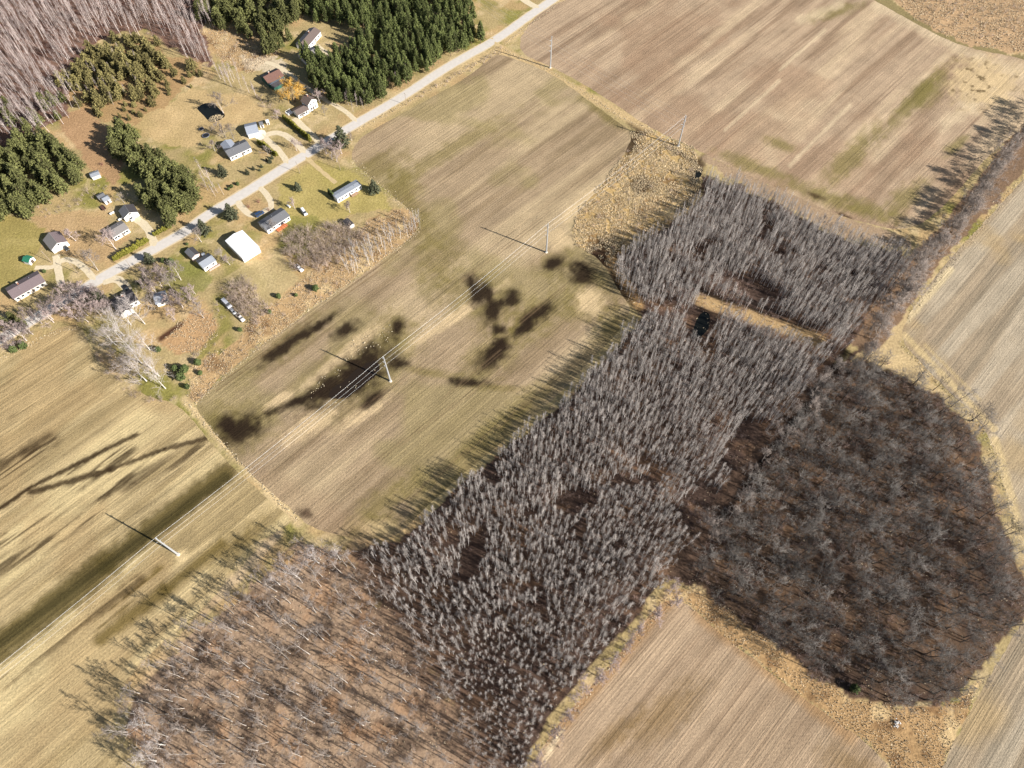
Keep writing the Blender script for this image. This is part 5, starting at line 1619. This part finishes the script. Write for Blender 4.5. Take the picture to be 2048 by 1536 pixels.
# hedge line of dark brush, low brush under the woods: too dense to count
def mass(name, label, cat, species, x, y, seed, smin, smax):
    g = np.random.default_rng(seed)
    n = len(x)
    nk = len(species.meshes)
    if len(species.firsts) < nk:
        for k in range(nk):
            if k not in species.firsts:
                s = g.uniform(smin, smax)
                species.plant('bush', label.replace('mass of ', ''), cat, label, x[k], y[k], k, 0.0, (s, s))
    s = g.uniform(smin, smax, n)
    gn_scatter(name, label, cat, species, x, y, g.integers(0, nk, n), g.random(n) * 6.28, np.c_[s * g.uniform(.8, 1.3, n), s])
x, y = spots(ASPEN, 3.0, 1201, keep=lambda px, py, x, y, g: (fbm(x / 8, y / 8, 401) > .47) & (blob(px, py, 1402, 650, 22, 34, 20) < .3))
mass('undergrowth', 'mass of low brown leafless brush under the crowded aspens', 'brush', shrub, x, y, 1202, .45, .95)
x, y = spots(OAK, 2.9, 1211, keep=lambda px, py, x, y, g: (fbm(x / 8, y / 8, 403) > .45))
mass('undergrowth', 'mass of low brown leafless brush under the dark oaks', 'brush', shrub, x, y, 1212, .5, 1.1)
x, y = spots(HARDWOOD, 3.6, 1221, keep=lambda px, py, x, y, g: (fbm(x / 8, y / 8, 405) > .52))
mass('undergrowth', 'mass of low brown leafless brush under the tall hardwoods', 'brush', tshrub, x, y, 1222, .3, .7)
x, y = spots(NORTHWOOD, 4.0, 1231)
mass('undergrowth', 'mass of low brown leafless brush under the pale birches', 'brush', shrub, x, y, 1232, .6, 1.2)
bx, by = [], []
for pts, st_ in [([(515, 192), (535, 212), (560, 238)], 1.0), ([(1000, 100), (940, 138), (880, 170), (820, 205)], 2.2), ([(1350, 1165), (1230, 1310), (1060, 1540)], 1.6), ([(2090, 225), (1940, 420), (1735, 700)], .7), ([(1720, 720), (1560, 900), (1420, 1090)], 2.0), ([(190, 700), (240, 765), (300, 800), (350, 800)], 2.0)]:
    x, y = line_spots(pts, st_, 1.3, 1241 + len(bx))
    bx.append(x)
    by.append(y)
for poly, sp_ in [([(40, 440), (60, 420), (110, 405), (160, 395), (190, 360), (230, 365), (200, 400), (150, 420), (90, 440)], 4.0), ([(330, 300), (400, 345), (440, 390), (420, 400), (370, 360)], 5), ([(420, 620), (450, 570), (480, 580), (460, 640)], 3.5), (ROUGH, 6.5), (BRUSHFIELD, 7), ([(1780, -20), (2060, -20), (2060, 100), (1900, 60)], 6), (REED, 9), ([(390, 690), (440, 690), (420, 730), (390, 730)], 3.5)]:
    x, y = spots(poly, sp_, 1251 + len(bx))
    bx.append(x)
    by.append(y)
bx, by = np.concatenate(bx), np.concatenate(by)
mass('brush', 'mass of scattered brown brush along fencerows, ditches and rough ground', 'brush', tshrub, bx, by, 1262, .35, .85)

# ------------------------------------------------------------------ dry grass and reeds: stuff
def tufts(name, label, pts, h, mat, k=3, seed=0):
    g = np.random.default_rng(seed)
    x, y = pts
    n = len(x)
    c = np.c_[x, y, np.full(n, -.02)]
    V, T = leaf_tris(g, c, h * g.uniform(.5, 1.2, n), 1.3, k)
    V[:, 2] = np.maximum(V[:, 2], -.02)
    o = obj(name, mesh_np(name, V, T, mat))
    return tag(o, label, 'grass', None, 'stuff')
def cat_pts(*ps):
    return np.concatenate([p[0] for p in ps]), np.concatenate([p[1] for p in ps])
dense = lambda seed, th: (lambda px, py, x, y, g: fbm(x / 3.5, y / 3.5, seed) > th)
tufts('reed_bed', 'tall tan reeds filling the wet corner between the two upper fields', cat_pts(spots(REED, .6, 1301, keep=dense(411, .36)), spots([(420, 232), (432, 226), (446, 230), (440, 238), (428, 243), (418, 240)], .5, 1302)), .62, reed_mat, 4, 1303)
tufts('tall_grass', 'dry tan grass on the rough strip along the wet field and round the garden plot', cat_pts(spots(ROUGH, .75, 1311, keep=dense(413, .38)), spots(GARDEN, .75, 1312, keep=dense(413, .4))), .55, grass_dry, 3, 1313)
tufts('tall_grass', 'dry tan grass of the corner between the oak wood and the corn stubble', spots(CORNER, .7, 1321, keep=dense(415, .38)), .48, grass_dry, 3, 1323)
tufts('tall_grass', 'bleached grass of the overgrown clearing above the dark house', spots(BRUSHFIELD, .95, 1331), .6, grass_dry, 3, 1333)
tufts('tall_grass', 'tan grass beyond the far field edge', spots([(1760, -30), (2100, -30), (2100, 110), (1930, 88), (1850, 50)], 1.1, 1341, keep=dense(417, .42)), .75, grass_dry, 3, 1343)
strip = [line_spots(q, .3, w, 1351 + i) for i, (q, w) in enumerate([([(368, 800), (432, 872), (500, 946), (560, 1004), (596, 1044)], .6), ([(1002, 98), (1100, 140), (1180, 194), (1250, 240), (1300, 258)], .9), ([(712, 262), (800, 212), (900, 158), (1000, 98)], .8), ([(1012, 86), (1140, -10)], .7),
      ([(392, 806), (500, 707), (640, 605), (780, 507), (840, 462)], .7), ([(700, 318), (740, 356), (800, 406), (842, 436)], 1.2), ([(1805, 690), (1900, 795), (1965, 850), (2010, 980), (2040, 1080)], .9), ([(1815, 640), (1920, 500), (2060, 340)], 1.0), ([(160, 655), (100, 665), (40, 700), (-40, 730)], .8), ([(1222, 520), (1250, 575), (1280, 614)], 1.5), ([(1345, 1195), (1220, 1332), (1060, 1530)], 1.0), ([(1400, 600), (1520, 640), (1640, 690)], 1.6)])]
tufts('field_margin_grass', 'bleached grass along the field margins, ditches and road verge', cat_pts(*strip), .5, grass_pale, 3, 1371)
tufts('leaf_litter_grass', 'sparse tan grass on the floor of the woods', cat_pts(spots(HARDWOOD, 1.9, 1381, keep=dense(419, .45)), spots(OAK, 2.4, 1382, keep=dense(421, .5)), spots(ASPEN, 2.2, 1383, keep=dense(423, .5))), .5, grass_dry, 3, 1385)
tufts('drowned_grass', 'pale grass clumps standing in the flooded hollow of the brown field', cat_pts(spots([(590, 820), (700, 690), (760, 640), (790, 660), (770, 700), (740, 700), (700, 720), (660, 765), (620, 800)], 1.5, 1391, keep=dense(425, .48)), spots([(660, 790), (740, 730), (770, 730), (720, 800), (680, 812)], 3.2, 1392, keep=dense(427, .5))), .6, grass_pale, 3, 1393)
